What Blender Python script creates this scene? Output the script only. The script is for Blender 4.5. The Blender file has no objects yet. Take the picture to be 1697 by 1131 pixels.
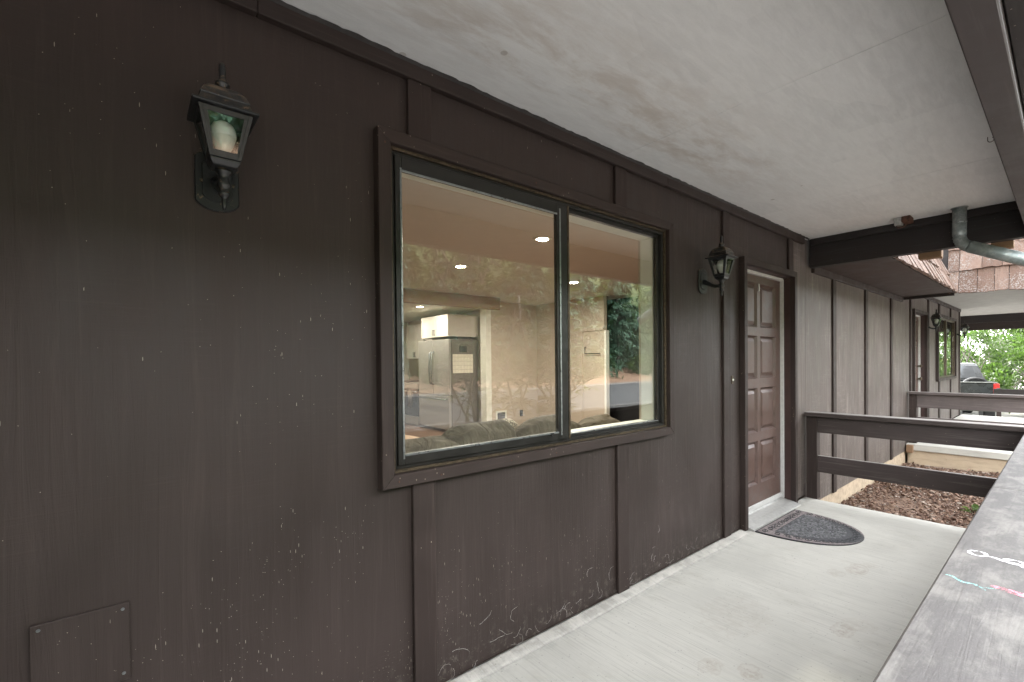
import bpy, bmesh, math, random
import numpy as np
from mathutils import Vector, Matrix
R = math.radians
random.seed(7); rng = np.random.default_rng(11)
S = bpy.context.scene
col = S.collection

# ------------------------------------------------------------------ camera
cam = bpy.data.objects.new('camera', bpy.data.cameras.new('camera')); col.objects.link(cam)
yaw, pit, rol = 0.6876, 0.0111, -0.0101
F = Vector((math.sin(yaw)*math.cos(pit), math.cos(yaw)*math.cos(pit), -math.sin(pit)))
Rt = Vector((math.cos(yaw), -math.sin(yaw), 0)); Up = Rt.cross(F)
R2 = Rt*math.cos(rol)+Up*math.sin(rol); U2 = -Rt*math.sin(rol)+Up*math.cos(rol)
m = Matrix((R2, U2, -F)).transposed().to_4x4(); m.translation = Vector((0, -1.6757, 1.36))
cam.matrix_world = m
cam.data.sensor_width = 36; cam.data.lens = 760.92/1697*36
cam.data.shift_y = 43.68/1697; cam.data.clip_start = .05; cam.data.clip_end = 800
S.camera = cam
# ------------------------------------------------------------------ sky, sun, exposure
SUN_EL, SUN_AZ = R(52), R(38)          # azimuth measured from +Y (behind the house) towards +X
w = bpy.data.worlds.new('World'); S.world = w; w.use_nodes = True
nt = w.node_tree; bg = nt.nodes['Background']
sky = nt.nodes.new('ShaderNodeTexSky'); sky.sky_type = 'NISHITA'; sky.sun_disc = False
sky.sun_elevation = SUN_EL; sky.sun_rotation = SUN_AZ; sky.air_density = 1.0; sky.dust_density = 1.0; sky.ozone_density = 1.0
hs = nt.nodes.new('ShaderNodeHueSaturation'); hs.inputs['Saturation'].default_value = .1
nt.links.new(sky.outputs[0], hs.inputs['Color']); nt.links.new(hs.outputs[0], bg.inputs['Color'])
bg.inputs['Strength'].default_value = .15
sl = bpy.data.lights.new('sun', 'SUN'); sl.energy = .6; sl.angle = R(20); sl.color = (1, .95, .87)
sun = bpy.data.objects.new('sun', sl); col.objects.link(sun)
sdir = Vector((math.sin(SUN_AZ)*math.cos(SUN_EL), math.cos(SUN_AZ)*math.cos(SUN_EL), math.sin(SUN_EL)))
sun.rotation_euler = sdir.to_track_quat('Z', 'Y').to_euler()
S.view_settings.view_transform = 'Standard'; S.view_settings.look = 'None'
S.view_settings.gamma = 1; S.view_settings.use_curve_mapping = False
S.view_settings.exposure = 4.2
S.cycles.max_bounces = 10; S.cycles.diffuse_bounces = 5; S.cycles.glossy_bounces = 4; S.cycles.transparent_max_bounces = 16
S.cycles.use_denoising = True; S.cycles.sample_clamp_indirect = 6; S.cycles.caustics_reflective = False; S.cycles.caustics_refractive = False

# ------------------------------------------------------------------ node helpers
class N:
    def __init__(s, name):
        s.m = bpy.data.materials.new(name); s.m.use_nodes = True; s.t = s.m.node_tree
        s.b = s.t.nodes['Principled BSDF']; s.o = s.t.nodes['Material Output']
        s.co = s.t.nodes.new('ShaderNodeTexCoord').outputs['Object']
    def n(s, typ, **k):
        x = s.t.nodes.new('ShaderNode'+typ)
        for a, v in k.items(): setattr(x, a, v)
        return x
    def put(s, sock, v):
        if isinstance(v, bpy.types.NodeSocket): s.t.links.new(v, sock)
        elif v is not None: sock.default_value = (*v, 1) if (isinstance(v, tuple) and len(v) == 3 and sock.type == 'RGBA') else v
    def map(s, scale=(1, 1, 1), rot=(0, 0, 0), loc=(0, 0, 0), co=None):
        x = s.n('Mapping'); s.put(x.inputs['Vector'], co or s.co)
        x.inputs['Scale'].default_value = scale; x.inputs['Rotation'].default_value = rot; x.inputs['Location'].default_value = loc
        return x.outputs[0]
    def noise(s, scale, co=None, detail=4, rough=.55, dist=0):
        x = s.n('TexNoise'); s.put(x.inputs['Vector'], co or s.co); x.inputs['Scale'].default_value = scale
        x.inputs['Detail'].default_value = detail; x.inputs['Roughness'].default_value = rough; x.inputs['Distortion'].default_value = dist
        return x.outputs['Fac']
    def vor(s, scale, co=None, feat='F1', out='Distance', rnd=1.0):
        x = s.n('TexVoronoi', feature=feat); s.put(x.inputs['Vector'], co or s.co); x.inputs['Scale'].default_value = scale
        x.inputs['Randomness'].default_value = rnd
        return x.outputs[out]
    def ramp(s, v, a, b, ca=(0, 0, 0), cb=(1, 1, 1)):
        x = s.n('ValToRGB'); s.put(x.inputs[0], v); e = x.color_ramp.elements
        e[0].position = a; e[1].position = b; e[0].color = (*ca, 1); e[1].color = (*cb, 1)
        return x.outputs[0]
    def rng(s, v, a, b, c=0., d=1., smooth=True):
        x = s.n('MapRange', interpolation_type='SMOOTHSTEP' if smooth else 'LINEAR'); s.put(x.inputs[0], v)
        for i, q in enumerate((a, b, c, d)): x.inputs[1+i].default_value = q
        return x.outputs[0]
    def math(s, op, a, b=None, c=None):
        x = s.n('Math', operation=op)
        for i, q in enumerate((a, b, c)):
            if q is not None: s.put(x.inputs[i], q)
        return x.outputs[0]
    def mix(s, f, a, b, mode='MIX'):
        x = s.n('Mix', data_type='RGBA', blend_type=mode); s.put(x.inputs[0], f); s.put(x.inputs[6], a); s.put(x.inputs[7], b)
        return x.outputs[2]
    def sep(s, co=None):
        x = s.n('SeparateXYZ'); s.put(x.inputs[0], co or s.co); return x.outputs
    def bump(s, h, strength=.3, dist=.01, nrm=None):
        x = s.n('Bump'); x.inputs['Strength'].default_value = strength; x.inputs['Distance'].default_value = dist
        s.put(x.inputs['Height'], h); s.put(x.inputs['Normal'], nrm); return x.outputs[0]
    def pr(s, c=None, rough=None, nrm=None, metal=None, spec=None):
        s.put(s.b.inputs['Base Color'], c); s.put(s.b.inputs['Roughness'], rough); s.put(s.b.inputs['Normal'], nrm)
        s.put(s.b.inputs['Metallic'], metal); s.put(s.b.inputs['Specular IOR Level'], spec)
        return s.m
    def surf(s, sh): s.t.links.new(sh, s.o.inputs['Surface']); return s.m

def flecks(a, sx, sz, thr, size, dens=None, seed=0):
    """small flecks of splashed paint and lint, taller than wide; dens limits where they gather"""
    co = a.map((sx, sx, sz), loc=(seed*3.7, 1.3*seed, seed))
    x = a.n('TexVoronoi'); a.put(x.inputs['Vector'], co); x.inputs['Scale'].default_value = 1
    near = a.math('LESS_THAN', x.outputs['Distance'], size)
    rc = a.sep(x.outputs['Color'])[0]
    t = a.math('GREATER_THAN', rc, thr if dens is None else a.math('SUBTRACT', 1.0, dens))
    return a.math('MULTIPLY', near, t)

def siding_mat(name, base, worn, axis='z', fleck=True, wornamt=.2, sheen=.56):
    a = N(name)
    vert = (34, 34, 1.5); hor = (4, 4, 150)
    g = a.noise(1, a.map(vert), 7, .66, 1.3); h = a.math('MULTIPLY', a.noise(1, a.map(hor), 4, .6, .8), a.rng(a.noise(2.3, None, 3), .38, .62, .55, 1.05)); big = a.noise(.9, None, 3, .5)
    blot = a.noise(3.2, a.map((1, 1, .45)), 5, .65, .4)
    c = a.mix(a.rng(blot, .35, .75), base, tuple(v*1.28 for v in base))
    wk = a.math('MULTIPLY', a.rng(a.sep()[0], 1.2, 4.2, .8, 2.4), a.rng(a.noise(1.4, a.map((1, 1, .5)), 4, .6, .5), .3, .65, .45, 1.25))
    c = a.mix(a.math('MULTIPLY', a.rng(g, .48, .78), a.math('MULTIPLY', wk, wornamt)), c, worn)
    c = a.mix(a.math('MULTIPLY', a.rng(h, .5, .76), a.math('MULTIPLY', wk, wornamt*.55)), c, worn)
    if fleck:
        z = a.sep()[2]
        low = a.rng(z, .15, 1.25, 1, 0); dn = a.math('MULTIPLY', a.math('MULTIPLY', a.rng(a.sep()[0], .7, 1.3, 1.25, .45), a.rng(a.noise(1.7, None, 2), .42, .66)), a.math('ADD', a.math('MULTIPLY', low, .045), .006))
        f1 = flecks(a, 300, 40, .98, .27, dn, 1); f2 = flecks(a, 330, 300, .985, .36, a.math('MULTIPLY', dn, .45), 2)
        dust = a.math('MULTIPLY', a.rng(z, .0, .22, .35, 0), a.rng(a.noise(26, None, 5, .7), .5, .7))
        f = a.math('MAXIMUM', a.math('MAXIMUM', f1, f2), dust)
        c = a.mix(a.math('MULTIPLY', f, .6), c, (.42, .38, .32))
    hh = a.math('ADD', a.math('MULTIPLY', g, .8), a.math('MULTIPLY', h, .25))
    return a.pr(c, a.rng(blot, .3, .7, sheen-.07, sheen+.12), a.bump(hh, .8, .004), spec=.4)

def board_mat(name, base, worn, along='x', amt=.3, rough=.5, top=None):
    a = N(name); sc = {'x': (2, 60, 60), 'y': (60, 2, 60), 'z': (60, 60, 2)}[along]
    g = a.noise(1, a.map(sc), 5, .62, .7); b = a.noise(6, None, 5, .65)
    c = a.mix(a.rng(b, .35, .75), base, tuple(v*1.3 for v in base))
    c = a.mix(a.math('MULTIPLY', a.rng(g, .5, .75), amt), c, worn)
    if top:
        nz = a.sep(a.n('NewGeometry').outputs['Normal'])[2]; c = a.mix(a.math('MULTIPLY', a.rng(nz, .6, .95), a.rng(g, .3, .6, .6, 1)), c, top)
    k = flecks(a, 130, 90, .99, .3, a.rng(b, .5, .7, .0, .05), 4)
    c = a.mix(a.math('MULTIPLY', k, .5), c, (.4, .34, .27))
    return a.pr(c, a.rng(b, .3, .7, rough+.02, rough+.2), a.bump(g, .35, .003), spec=.3)

def plain(name, c, rough=.5, metal=0, nscale=20, var=.25, bump=.1, spec=.5):
    a = N(name); b = a.noise(nscale, None, 5, .6)
    cc = a.mix(a.rng(b, .3, .7), tuple(v*(1-var) for v in c), tuple(min(1, v*(1+var)) for v in c))
    return a.pr(cc, a.rng(b, .3, .7, max(.02, rough-.08), rough+.08), a.bump(b, bump, .004), metal, spec)

def leaf_mat(name, c1, c2, trans=.35, rough=.4):
    a = N(name); g = a.n('NewGeometry').outputs['Random Per Island']
    c = a.mix(g, c1, c2); a.pr(c, rough)
    tr = a.n('BsdfTranslucent'); a.put(tr.inputs['Color'], a.mix(.5, c, (.16, .3, .05)))
    mx = a.n('MixShader'); mx.inputs[0].default_value = trans
    a.t.links.new(a.b.outputs[0], mx.inputs[1]); a.t.links.new(tr.outputs[0], mx.inputs[2])
    return a.surf(mx.outputs[0])

def glass_mat(name, f0=.07, tint=(.93, .95, .93), haze=0.0):
    a = N(name); geo = a.n('NewGeometry')
    d = a.n('VectorMath', operation='DOT_PRODUCT'); a.put(d.inputs[0], geo.outputs['Normal']); a.put(d.inputs[1], geo.outputs['Incoming'])
    cs = a.math('ABSOLUTE', d.outputs['Value']); k = a.math('POWER', a.math('SUBTRACT', 1.0, cs), 5.0)
    fr = a.math('ADD', f0, a.math('MULTIPLY', k, 1-f0))
    gl = a.n('BsdfGlossy'); gl.inputs['Roughness'].default_value = 0.0; gl.inputs['Color'].default_value = (1, 1, 1, 1)
    tr = a.n('BsdfTransparent'); tr.inputs['Color'].default_value = (*tint, 1)
    mx = a.n('MixShader'); a.put(mx.inputs[0], fr); a.t.links.new(tr.outputs[0], mx.inputs[1]); a.t.links.new(gl.outputs[0], mx.inputs[2])
    out = mx.outputs[0]
    if haze:
        df = a.n('BsdfDiffuse'); df.inputs['Color'].default_value = (.55, .5, .44, 1)
        m2 = a.n('MixShader'); m2.inputs[0].default_value = haze
        a.t.links.new(out, m2.inputs[1]); a.t.links.new(df.outputs[0], m2.inputs[2]); out = m2.outputs[0]
    return a.surf(out)

def emit(name, c, s):
    a = N(name); e = a.n('Emission'); e.inputs[0].default_value = (*c, 1); e.inputs[1].default_value = s
    return a.surf(e.outputs[0])

M = {}
BROWN = (.0272, .0184, .0150); WORN = (.096, .07, .06)
M['siding'] = siding_mat('siding_paint', BROWN, WORN)
M['siding_worn'] = siding_mat('siding_paint_weathered', (.075, .06, .052), (.2, .17, .15), wornamt=.5, sheen=.55)
M['trim_z'] = board_mat('trim_paint_upright', (.0262, .0178, .0148), WORN, 'z')
M['trim_x'] = board_mat('trim_paint_level', (.0285, .0195, .0165), WORN, 'x')
M['trim_y'] = board_mat('trim_paint_cross', (.027, .020, .018), WORN, 'y')
M['dark_x'] = board_mat('beam_paint', (.021, .0165, .0155), (.05, .07, .065), 'x')
M['dark_y'] = board_mat('beam_paint_cross', (.021, .0165, .0155), (.05, .07, .065), 'y')
M['beam_eave'] = board_mat('eave_beam_paint', (.05, .04, .039), (.1, .085, .08), 'x')
M['ceiling_grey'] = board_mat('shaded_weathered_ceiling', (.3, .29, .27), (.16, .15, .14), 'y', .5, .7)  # weathered grey, with the far porch's shade darkened into the colour
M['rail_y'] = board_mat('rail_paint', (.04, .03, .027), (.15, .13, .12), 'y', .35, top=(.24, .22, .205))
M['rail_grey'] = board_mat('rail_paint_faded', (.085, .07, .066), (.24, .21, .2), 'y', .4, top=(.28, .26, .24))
M['door'] = plain('door_paint', (.08, .047, .037), .45, nscale=14, var=.2, bump=.08)
M['jamb'] = plain('jamb_paint', (.04, .02, .017), .5, nscale=15, var=.2)
M['white_trim'] = plain('white_weatherstrip', (.5, .49, .465), .5, nscale=30, var=.08)
M['alu_dark'] = plain('anodised_aluminium', (.03, .029, .026), .36, .4, nscale=12, var=.12, bump=.0)
M['alu_brown'] = plain('aged_bronze_track', (.085, .065, .042), .45, .6, nscale=60, var=.4)
M['alu_bright'] = plain('bright_aluminium', (.3, .32, .32), .34, .8, nscale=50, var=.15)
M['threshold'] = plain('threshold_aluminium', (.47, .465, .44), .4, .35, nscale=30, var=.12)
M['glass'] = glass_mat('window_glass', .085)
M['glass_slider'] = glass_mat('window_glass_sliding', .043, haze=.03)
M['glass_lantern'] = glass_mat('lantern_glass', .06)
M['iron'] = plain('black_cast_metal', (.012, .013, .014), .38, 0, nscale=60, var=.4, bump=.25)
def dusty():
    a = N('black_cast_metal_dusty'); g = a.n('NewGeometry'); nz = a.sep(g.outputs['Normal'])[2]
    b = a.noise(34, None, 6, .7); z = a.math('MULTIPLY', a.rng(nz, .1, .9), a.rng(b, .42, .62))
    z = a.math('MAXIMUM', z, a.rng(a.noise(70, None, 6, .7), .6, .66)); c = a.mix(a.math('MULTIPLY', z, .8), (.012, .013, .014), (.24, .17, .11)); return a.pr(c, a.rng(z, 0, 1, .38, .85), a.bump(b, .3, .004))
M['iron_dusty'] = dusty()
M['bulb'] = plain('frosted_bulb', (.8, .8, .76), .35, var=.03)
M['bulb_neck'] = plain('bulb_collar', (.72, .72, .66), .45, var=.05)

def ceiling_mat():
    a = N('ceiling_paint_stained')
    xyz = a.sep(); sx, sy = xyz[0], xyz[1]
    fine = a.noise(260, None, 3, .7); med = a.noise(13, a.map((.5, 2.4, 1)), 8, .68, .4); big = a.noise(1.6, a.map((.8, 1.5, 1)), 4, .6)
    pn = a.n('TexVoronoi', distance='CHEBYCHEV'); a.put(pn.inputs['Vector'], a.map((1.1, 2.6, .0))); pn.inputs['Scale'].default_value = 1.7; pn.inputs['Randomness'].default_value = .8; pv = a.sep(pn.outputs['Color'])[0]
    c = a.mix(a.rng(med, .3, .72), (.655, .66, .66), (.745, .75, .75))
    bs = a.noise(1, a.map((5, 90, 1)), 5, .65, .3); c = a.mix(a.math('MULTIPLY', a.rng(bs, .5, .75), .3), c, (.56, .56, .555)); c = a.mix(a.math('MULTIPLY', pv, .42), c, (.82, .82, .815))
    band = a.math('MULTIPLY', a.rng(sy, -.85, -.3, 0, 1), a.rng(sy, -.1, -.28, .15, 1))
    bx = a.math('MULTIPLY', a.rng(sx, .3, 1.0, .25, 1), a.rng(sx, 2.6, 3.6, 1, .15))
    st = a.math('MULTIPLY', a.math('MULTIPLY', band, bx), a.rng(a.noise(2.6, a.map((1, 3.2, 1)), 8, .72, .3), .4, .66))
    c = a.mix(a.math('MULTIPLY', st, .55), c, (.42, .35, .285))
    c = a.mix(a.math('MULTIPLY', a.rng(big, .52, .72), .1), c, (.52, .505, .485))
    fl = flecks(a, 7, 7, .99, .1, a.rng(sy, -1.4, -.2, .03, .12), 6)
    c = a.mix(a.math('MULTIPLY', fl, .5), c, (.28, .24, .2))
    c = a.mix(a.math('MULTIPLY', a.rng(fine, .5, .7), .18), c, (.42, .41, .4))
    return a.pr(c, .8, a.bump(a.math('ADD', fine, a.math('MULTIPLY', med, .6)), .28, .002))
M['ceiling'] = ceiling_mat()

def concrete_mat(name, base, stains=()):
    a = N(name)
    br = a.noise(1, a.map((170, 3.0, 20)), 4, .65, .3); big = a.noise(1.5, None, 5, .6, .4); grit = a.noise(330, None, 3, .7)
    med = a.noise(8, a.map((1, .5, 1)), 6, .65)
    c = a.mix(a.rng(big, .3, .72), tuple(v*.84 for v in base), base)
    c = a.mix(a.math('MULTIPLY', a.rng(med, .52, .75), .45), c, tuple(v*q for v, q in zip(base, (.68, .66, .62))))
    c = a.mix(a.math('MULTIPLY', a.rng(br, .46, .7), .55), c, tuple(v*.6 for v in base))
    c = a.mix(a.math('MULTIPLY', a.rng(grit, .55, .72), .3), c, tuple(v*.55 for v in base))
    c = a.mix(a.math('MULTIPLY', flecks(a, 28, 28, .99, .16, .012, 3), .5), c, tuple(v*.35 for v in base)); c = a.mix(a.math('MULTIPLY', flecks(a, 90, 90, .99, .3, .05, 5), .5), c, tuple(v*.4 for v in base))
    for (x, y, rx, ry, k) in stains:
        xyz = a.sep(); nz = a.noise(20, None, 5, .65); wv = a.noise(16, None, 5)
        dx = a.math('DIVIDE', a.math('SUBTRACT', xyz[0], x), rx); dy = a.math('DIVIDE', a.math('SUBTRACT', xyz[1], y), ry)
        d = a.math('ADD', a.math('ADD', a.math('MULTIPLY', dx, dx), a.math('MULTIPLY', dy, dy)), a.math('MULTIPLY', a.math('SUBTRACT', wv, .5), 3.6))
        f = a.math('MULTIPLY', a.rng(d, .3, 1.1, 1, 0), a.rng(nz, .42, .58, .1, 1))
        rim = a.math('MULTIPLY', a.rng(d, .5, .9, 0, 1), a.rng(d, .95, 1.15, 1, 0))
        c = a.mix(a.math('MULTIPLY', a.math('MAXIMUM', f, a.math('MULTIPLY', rim, .6)), k), c, (.27, .20, .145))
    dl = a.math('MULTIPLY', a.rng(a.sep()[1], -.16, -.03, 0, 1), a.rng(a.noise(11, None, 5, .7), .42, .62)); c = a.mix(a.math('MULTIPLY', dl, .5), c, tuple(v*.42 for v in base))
    return a.pr(c, .82, a.bump(a.math('ADD', br, a.math('MULTIPLY', grit, .5)), .4, .0025))
ST = [(3.58, -.80, .10, .05, .34), (3.42, -.73, .06, .05, .22), (3.72, -.84, .05, .04, .2), (2.72, -.95, .08, .05, .34), (2.84, -1.0, .07, .07, .16), (2.05, -.79, .055, .05, .36), (1.96, -.66, .06, .05, .26), (2.45, -.55, .2, .15, .14)]
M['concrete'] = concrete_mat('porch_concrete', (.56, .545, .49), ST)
M['concrete2'] = concrete_mat('plain_concrete', (.52, .50, .45))
M['concrete_tan'] = concrete_mat('foundation_concrete', (.52, .41, .29))

def cap_mat():
    a = N('rail_cap_weathered')
    g = a.noise(1, a.map((3, 70, 70)), 5, .65, .8); b = a.noise(12, a.map((.5, 1, 1)), 7, .72, .3); f = a.noise(210, None, 3, .7)
    c = a.mix(a.rng(b, .42, .66), (.1, .093, .09), (.19, .18, .166))
    c = a.mix(a.math('MULTIPLY', a.rng(g, .45, .75), .4), c, (.06, .054, .053))
    c = a.mix(a.math('MULTIPLY', a.rng(f, .5, .7), .22), c, (.22, .205, .185))
    return a.pr(c, .7, a.bump(a.math('ADD', g, a.math('MULTIPLY', f, .4)), .5, .003))
M['cap'] = cap_mat()

def chalk(name, c, thr=.5):
    a = N(name); n = a.noise(160, None, 4, .7); n2 = a.noise(38, None, 3)
    al = a.rng(a.math('ADD', n, a.math('MULTIPLY', a.math('SUBTRACT', n2, .5), .6)), thr-.13, thr+.1)
    a.pr(c, .95); a.put(a.b.inputs['Alpha'], al); return a.m
M['chalk_white'] = chalk('white_chalk', (.85, .84, .86), .42)
M['chalk_cyan'] = chalk('cyan_chalk', (.35, .75, .72), .48)
M['chalk_pink'] = chalk('pink_chalk', (.8, .3, .36), .5)

def mulch_mat():
    a = N('bark_mulch'); v = a.vor(45, None, out='Color'); r = a.sep(v)[0]; n = a.noise(30, None, 5, .7)
    c = a.mix(r, (.07, .04, .027), (.24, .15, .1)); return a.pr(c, .9, a.bump(n, .9, .03))
M['mulch'] = mulch_mat()
def chip_mat():
    a = N('bark_chips'); g = a.n('NewGeometry').outputs['Random Per Island']
    x = a.n('ValToRGB'); a.put(x.inputs[0], g); e = x.color_ramp.elements
    e[0].color = (.06, .034, .024, 1); e[1].color = (.28, .185, .13, 1); e[1].position = .85
    q = e.new(.45); q.color = (.155, .085, .056, 1); q = e.new(.97); q.color = (.36, .31, .26, 1)
    return a.pr(x.outputs[0], .85)
M['chips'] = chip_mat()
def shake_mat():
    a = N('cedar_shake_weathered'); g = a.n('ObjectInfo').outputs['Random']
    s_ = a.noise(1, a.map((45, 45, 2)), 5, .6, .5); l = a.noise(55, None, 4, .75); b = a.noise(3, None, 3)
    c = a.mix(g, (.105, .06, .042), (.2, .135, .105))
    c = a.mix(a.math('MULTIPLY', a.rng(s_, .45, .75), .55), c, (.07, .048, .038))
    c = a.mix(a.math('MULTIPLY', a.rng(l, .5, .6), a.rng(b, .4, .6, .1, .7)), c, (.29, .29, .28))
    return a.pr(c, .85, a.bump(a.math('ADD', s_, l), .7, .006))
M['shake'] = shake_mat()
M['galv'] = (lambda a: a.pr(a.mix(a.rng(a.noise(14, None, 5, .7), .4, .65), (.2, .235, .23), (.38, .41, .4)), a.rng(a.noise(30), .3, .7, .3, .5), a.bump(a.noise(50), .1, .003), .45))(N('galvanised_steel'))
M['rust'] = plain('rusty_steel', (.09, .04, .025), .75, .2, nscale=50, var=.6, bump=.4)
M['steel_box'] = plain('zinc_box', (.45, .45, .43), .45, .6, nscale=40, var=.25)
M['wood_block'] = board_mat('raw_fir_block', (.21, .13, .075), (.12, .07, .04), 'y', .5, .7)
M['caulk'] = plain('dark_caulk', (.022, .018, .017), .7, nscale=70, var=.5, bump=.5)
M['web'] = plain('cobweb_silk', (.5, .48, .45), .9, var=.1)
M['soffit'] = board_mat('soffit_paint', (.05, .036, .031), (.085, .065, .055), 'y', .35, .6)
# interior
M['int_wall'] = plain('beige_wall_paint', (.54, .455, .365), .75, nscale=6, var=.03, bump=.03)
M['int_ceil'] = plain('tan_ceiling_paint', (.58, .54, .49), .8, nscale=8, var=.03, bump=.05)
M['int_white'] = plain('cream_white_paint', (.8, .79, .7), .55, nscale=8, var=.04, bump=.03)
M['int_dark'] = plain('unlit_hall_wall', (.012, .012, .013), .6, nscale=8, var=.1, bump=.03)  # the unlit hall's darkness is put into this wall colour
M['int_floor'] = board_mat('reddish_wood_floor', (.15, .09, .062), (.08, .045, .03), 'x', .5, .35)
M['header'] = plain('brown_header_paint', (.27, .17, .105), .6, nscale=8, var=.06, bump=.05)
M['steel'] = plain('brushed_stainless', (.42, .4, .37), .36, .45, nscale=30, var=.08, bump=.03)
M['steel_side'] = plain('grey_fridge_side', (.17, .15, .13), .45, .2, nscale=30, var=.08)
M['cabinet'] = plain('white_cabinet_paint', (.62, .58, .51), .4, nscale=10, var=.03)
M['black_plastic'] = plain('black_plastic', (.02, .02, .02), .4, var=.2)
M['counter'] = plain('dark_counter', (.06, .055, .05), .3, nscale=60, var=.4)
M['towel'] = plain('grey_towel', (.2, .18, .15), .95, nscale=60, var=.2, bump=.5)
M['sofa'] = (lambda a: a.pr(a.mix(a.rng(a.noise(9, a.map((1, 1, .6)), 4, .55, 1.0), .3, .7), (.1, .08, .055), (.165, .135, .095)), .95, a.bump(a.noise(7, a.map((1.6, 1, 1)), 3, .5, 1.4), .5, .05)))(N('taupe_velour'))
M['lit_cushion'] = plain('lamp_lit_cushion_cloth', (.56, .38, .26), .95, nscale=18, var=.15, bump=.7)  # cushion cloth with the lamplight on it mixed into the tan
M['pattern'] = (lambda a: a.pr(a.mix(a.rng(a.vor(60, None, 'DISTANCE_TO_EDGE'), .05, .12), (.12, .09, .06), (.6, .52, .4)), .9))(N('patterned_cushion_cloth'))
def calendar_mat():
    a = N('calendar_print'); xyz = a.sep()
    gx = a.math('FRACT', a.math('MULTIPLY', xyz[0], 15.0)); gz = a.math('FRACT', a.math('MULTIPLY', xyz[2], 13.0))
    ln = a.math('MAXIMUM', a.math('LESS_THAN', gx, .1), a.math('LESS_THAN', gz, .1))
    return a.pr(a.mix(a.math('MULTIPLY', ln, .7), (.75, .7, .58), (.4, .36, .3)), .8)
M['calendar'] = calendar_mat()
M['lamp_on'] = emit('lit_downlight', (1, .86, .66), 14)
# yard
def ground_mat():
    a = N('yard_ground'); y = a.sep()[1]; n = a.noise(9, None, 6, .7); l = a.vor(14, None, out='Color'); r = a.sep(l)[0]
    gravel = a.mix(n, (.13, .125, .12), (.27, .26, .25)); litter = a.mix(r, (.13, .08, .05), (.32, .2, .13))
    grass = a.mix(n, (.03, .05, .015), (.08, .11, .03))
    c = a.mix(a.rng(y, -16.2, -15.6, 1, 0), gravel, litter); c = a.mix(a.rng(y, -24, -21.5, 1, 0), c, grass)
    return a.pr(c, .9, a.bump(n, .6, .05))
M['ground'] = ground_mat()
M['asphalt'] = (lambda a: a.pr(a.mix(a.noise(140, None, 4, .7), (.045, .047, .05), (.095, .097, .1)), .85, a.bump(a.noise(200), .5, .006)))(N('asphalt'))
M['drive'] = concrete_mat('driveway_concrete', (.33, .32, .3))
M['rhodo'] = leaf_mat('rhododendron_leaves', (.035, .072, .018), (.095, .155, .045), .25, .35)
M['shrub'] = leaf_mat('bright_shrub_leaves', (.024, .055, .009), (.075, .12, .022), .4, .5)
M['shrub2'] = leaf_mat('pale_shrub_leaves', (.03, .06, .016), (.095, .13, .045), .4, .55)
M['conifer'] = leaf_mat('conifer_needles', (.025, .075, .048), (.07, .15, .09), .2, .6)
M['bark'] = plain('grey_bark', (.15, .13, .115), .9, nscale=18, var=.4, bump=.7)
M['bark_pale'] = plain('pale_branch_bark', (.3, .27, .24), .85, nscale=18, var=.3, bump=.4)
# vehicles
M['truck'] = plain('dark_truck_paint', (.016, .02, .02), .25, .3, nscale=4, var=.1, bump=.0)
M['silver'] = plain('silver_car_paint', (.45, .47, .5), .25, .6, nscale=4, var=.05, bump=.0)
M['cab_grey'] = plain('grey_cab_paint', (.07, .073, .073), .3, .3, nscale=4, var=.05, bump=0)
M['bumper'] = plain('grey_bumper', (.13, .135, .12), .4, .4, var=.15)
M['tyre'] = plain('tyre_rubber', (.015, .015, .015), .8, nscale=60, var=.3, bump=.5)
M['tail'] = plain('red_tail_lens', (.55, .02, .015), .2, var=.05)
M['tail_clear'] = plain('clear_tail_lens', (.6, .62, .64), .15, .2, var=.05)
M['car_glass'] = plain('tinted_car_glass', (.12, .13, .135), .08, .4, var=.05, bump=0)
M['mat_rubber'] = plain('doormat_rubber', (.06, .062, .066), .7, nscale=55, var=.45, bump=.6)
M['mat_rim'] = plain('doormat_rim_rubber', (.022, .023, .025), .55, nscale=55, var=.3)
M['mat_motif'] = plain('doormat_faded_motif', (.22, .187, .182), .85, nscale=70, var=.35, bump=.6)
M['mat_pebble'] = plain('doormat_pebbles', (.15, .15, .153), .7, nscale=50, var=.5, bump=.4)

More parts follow.
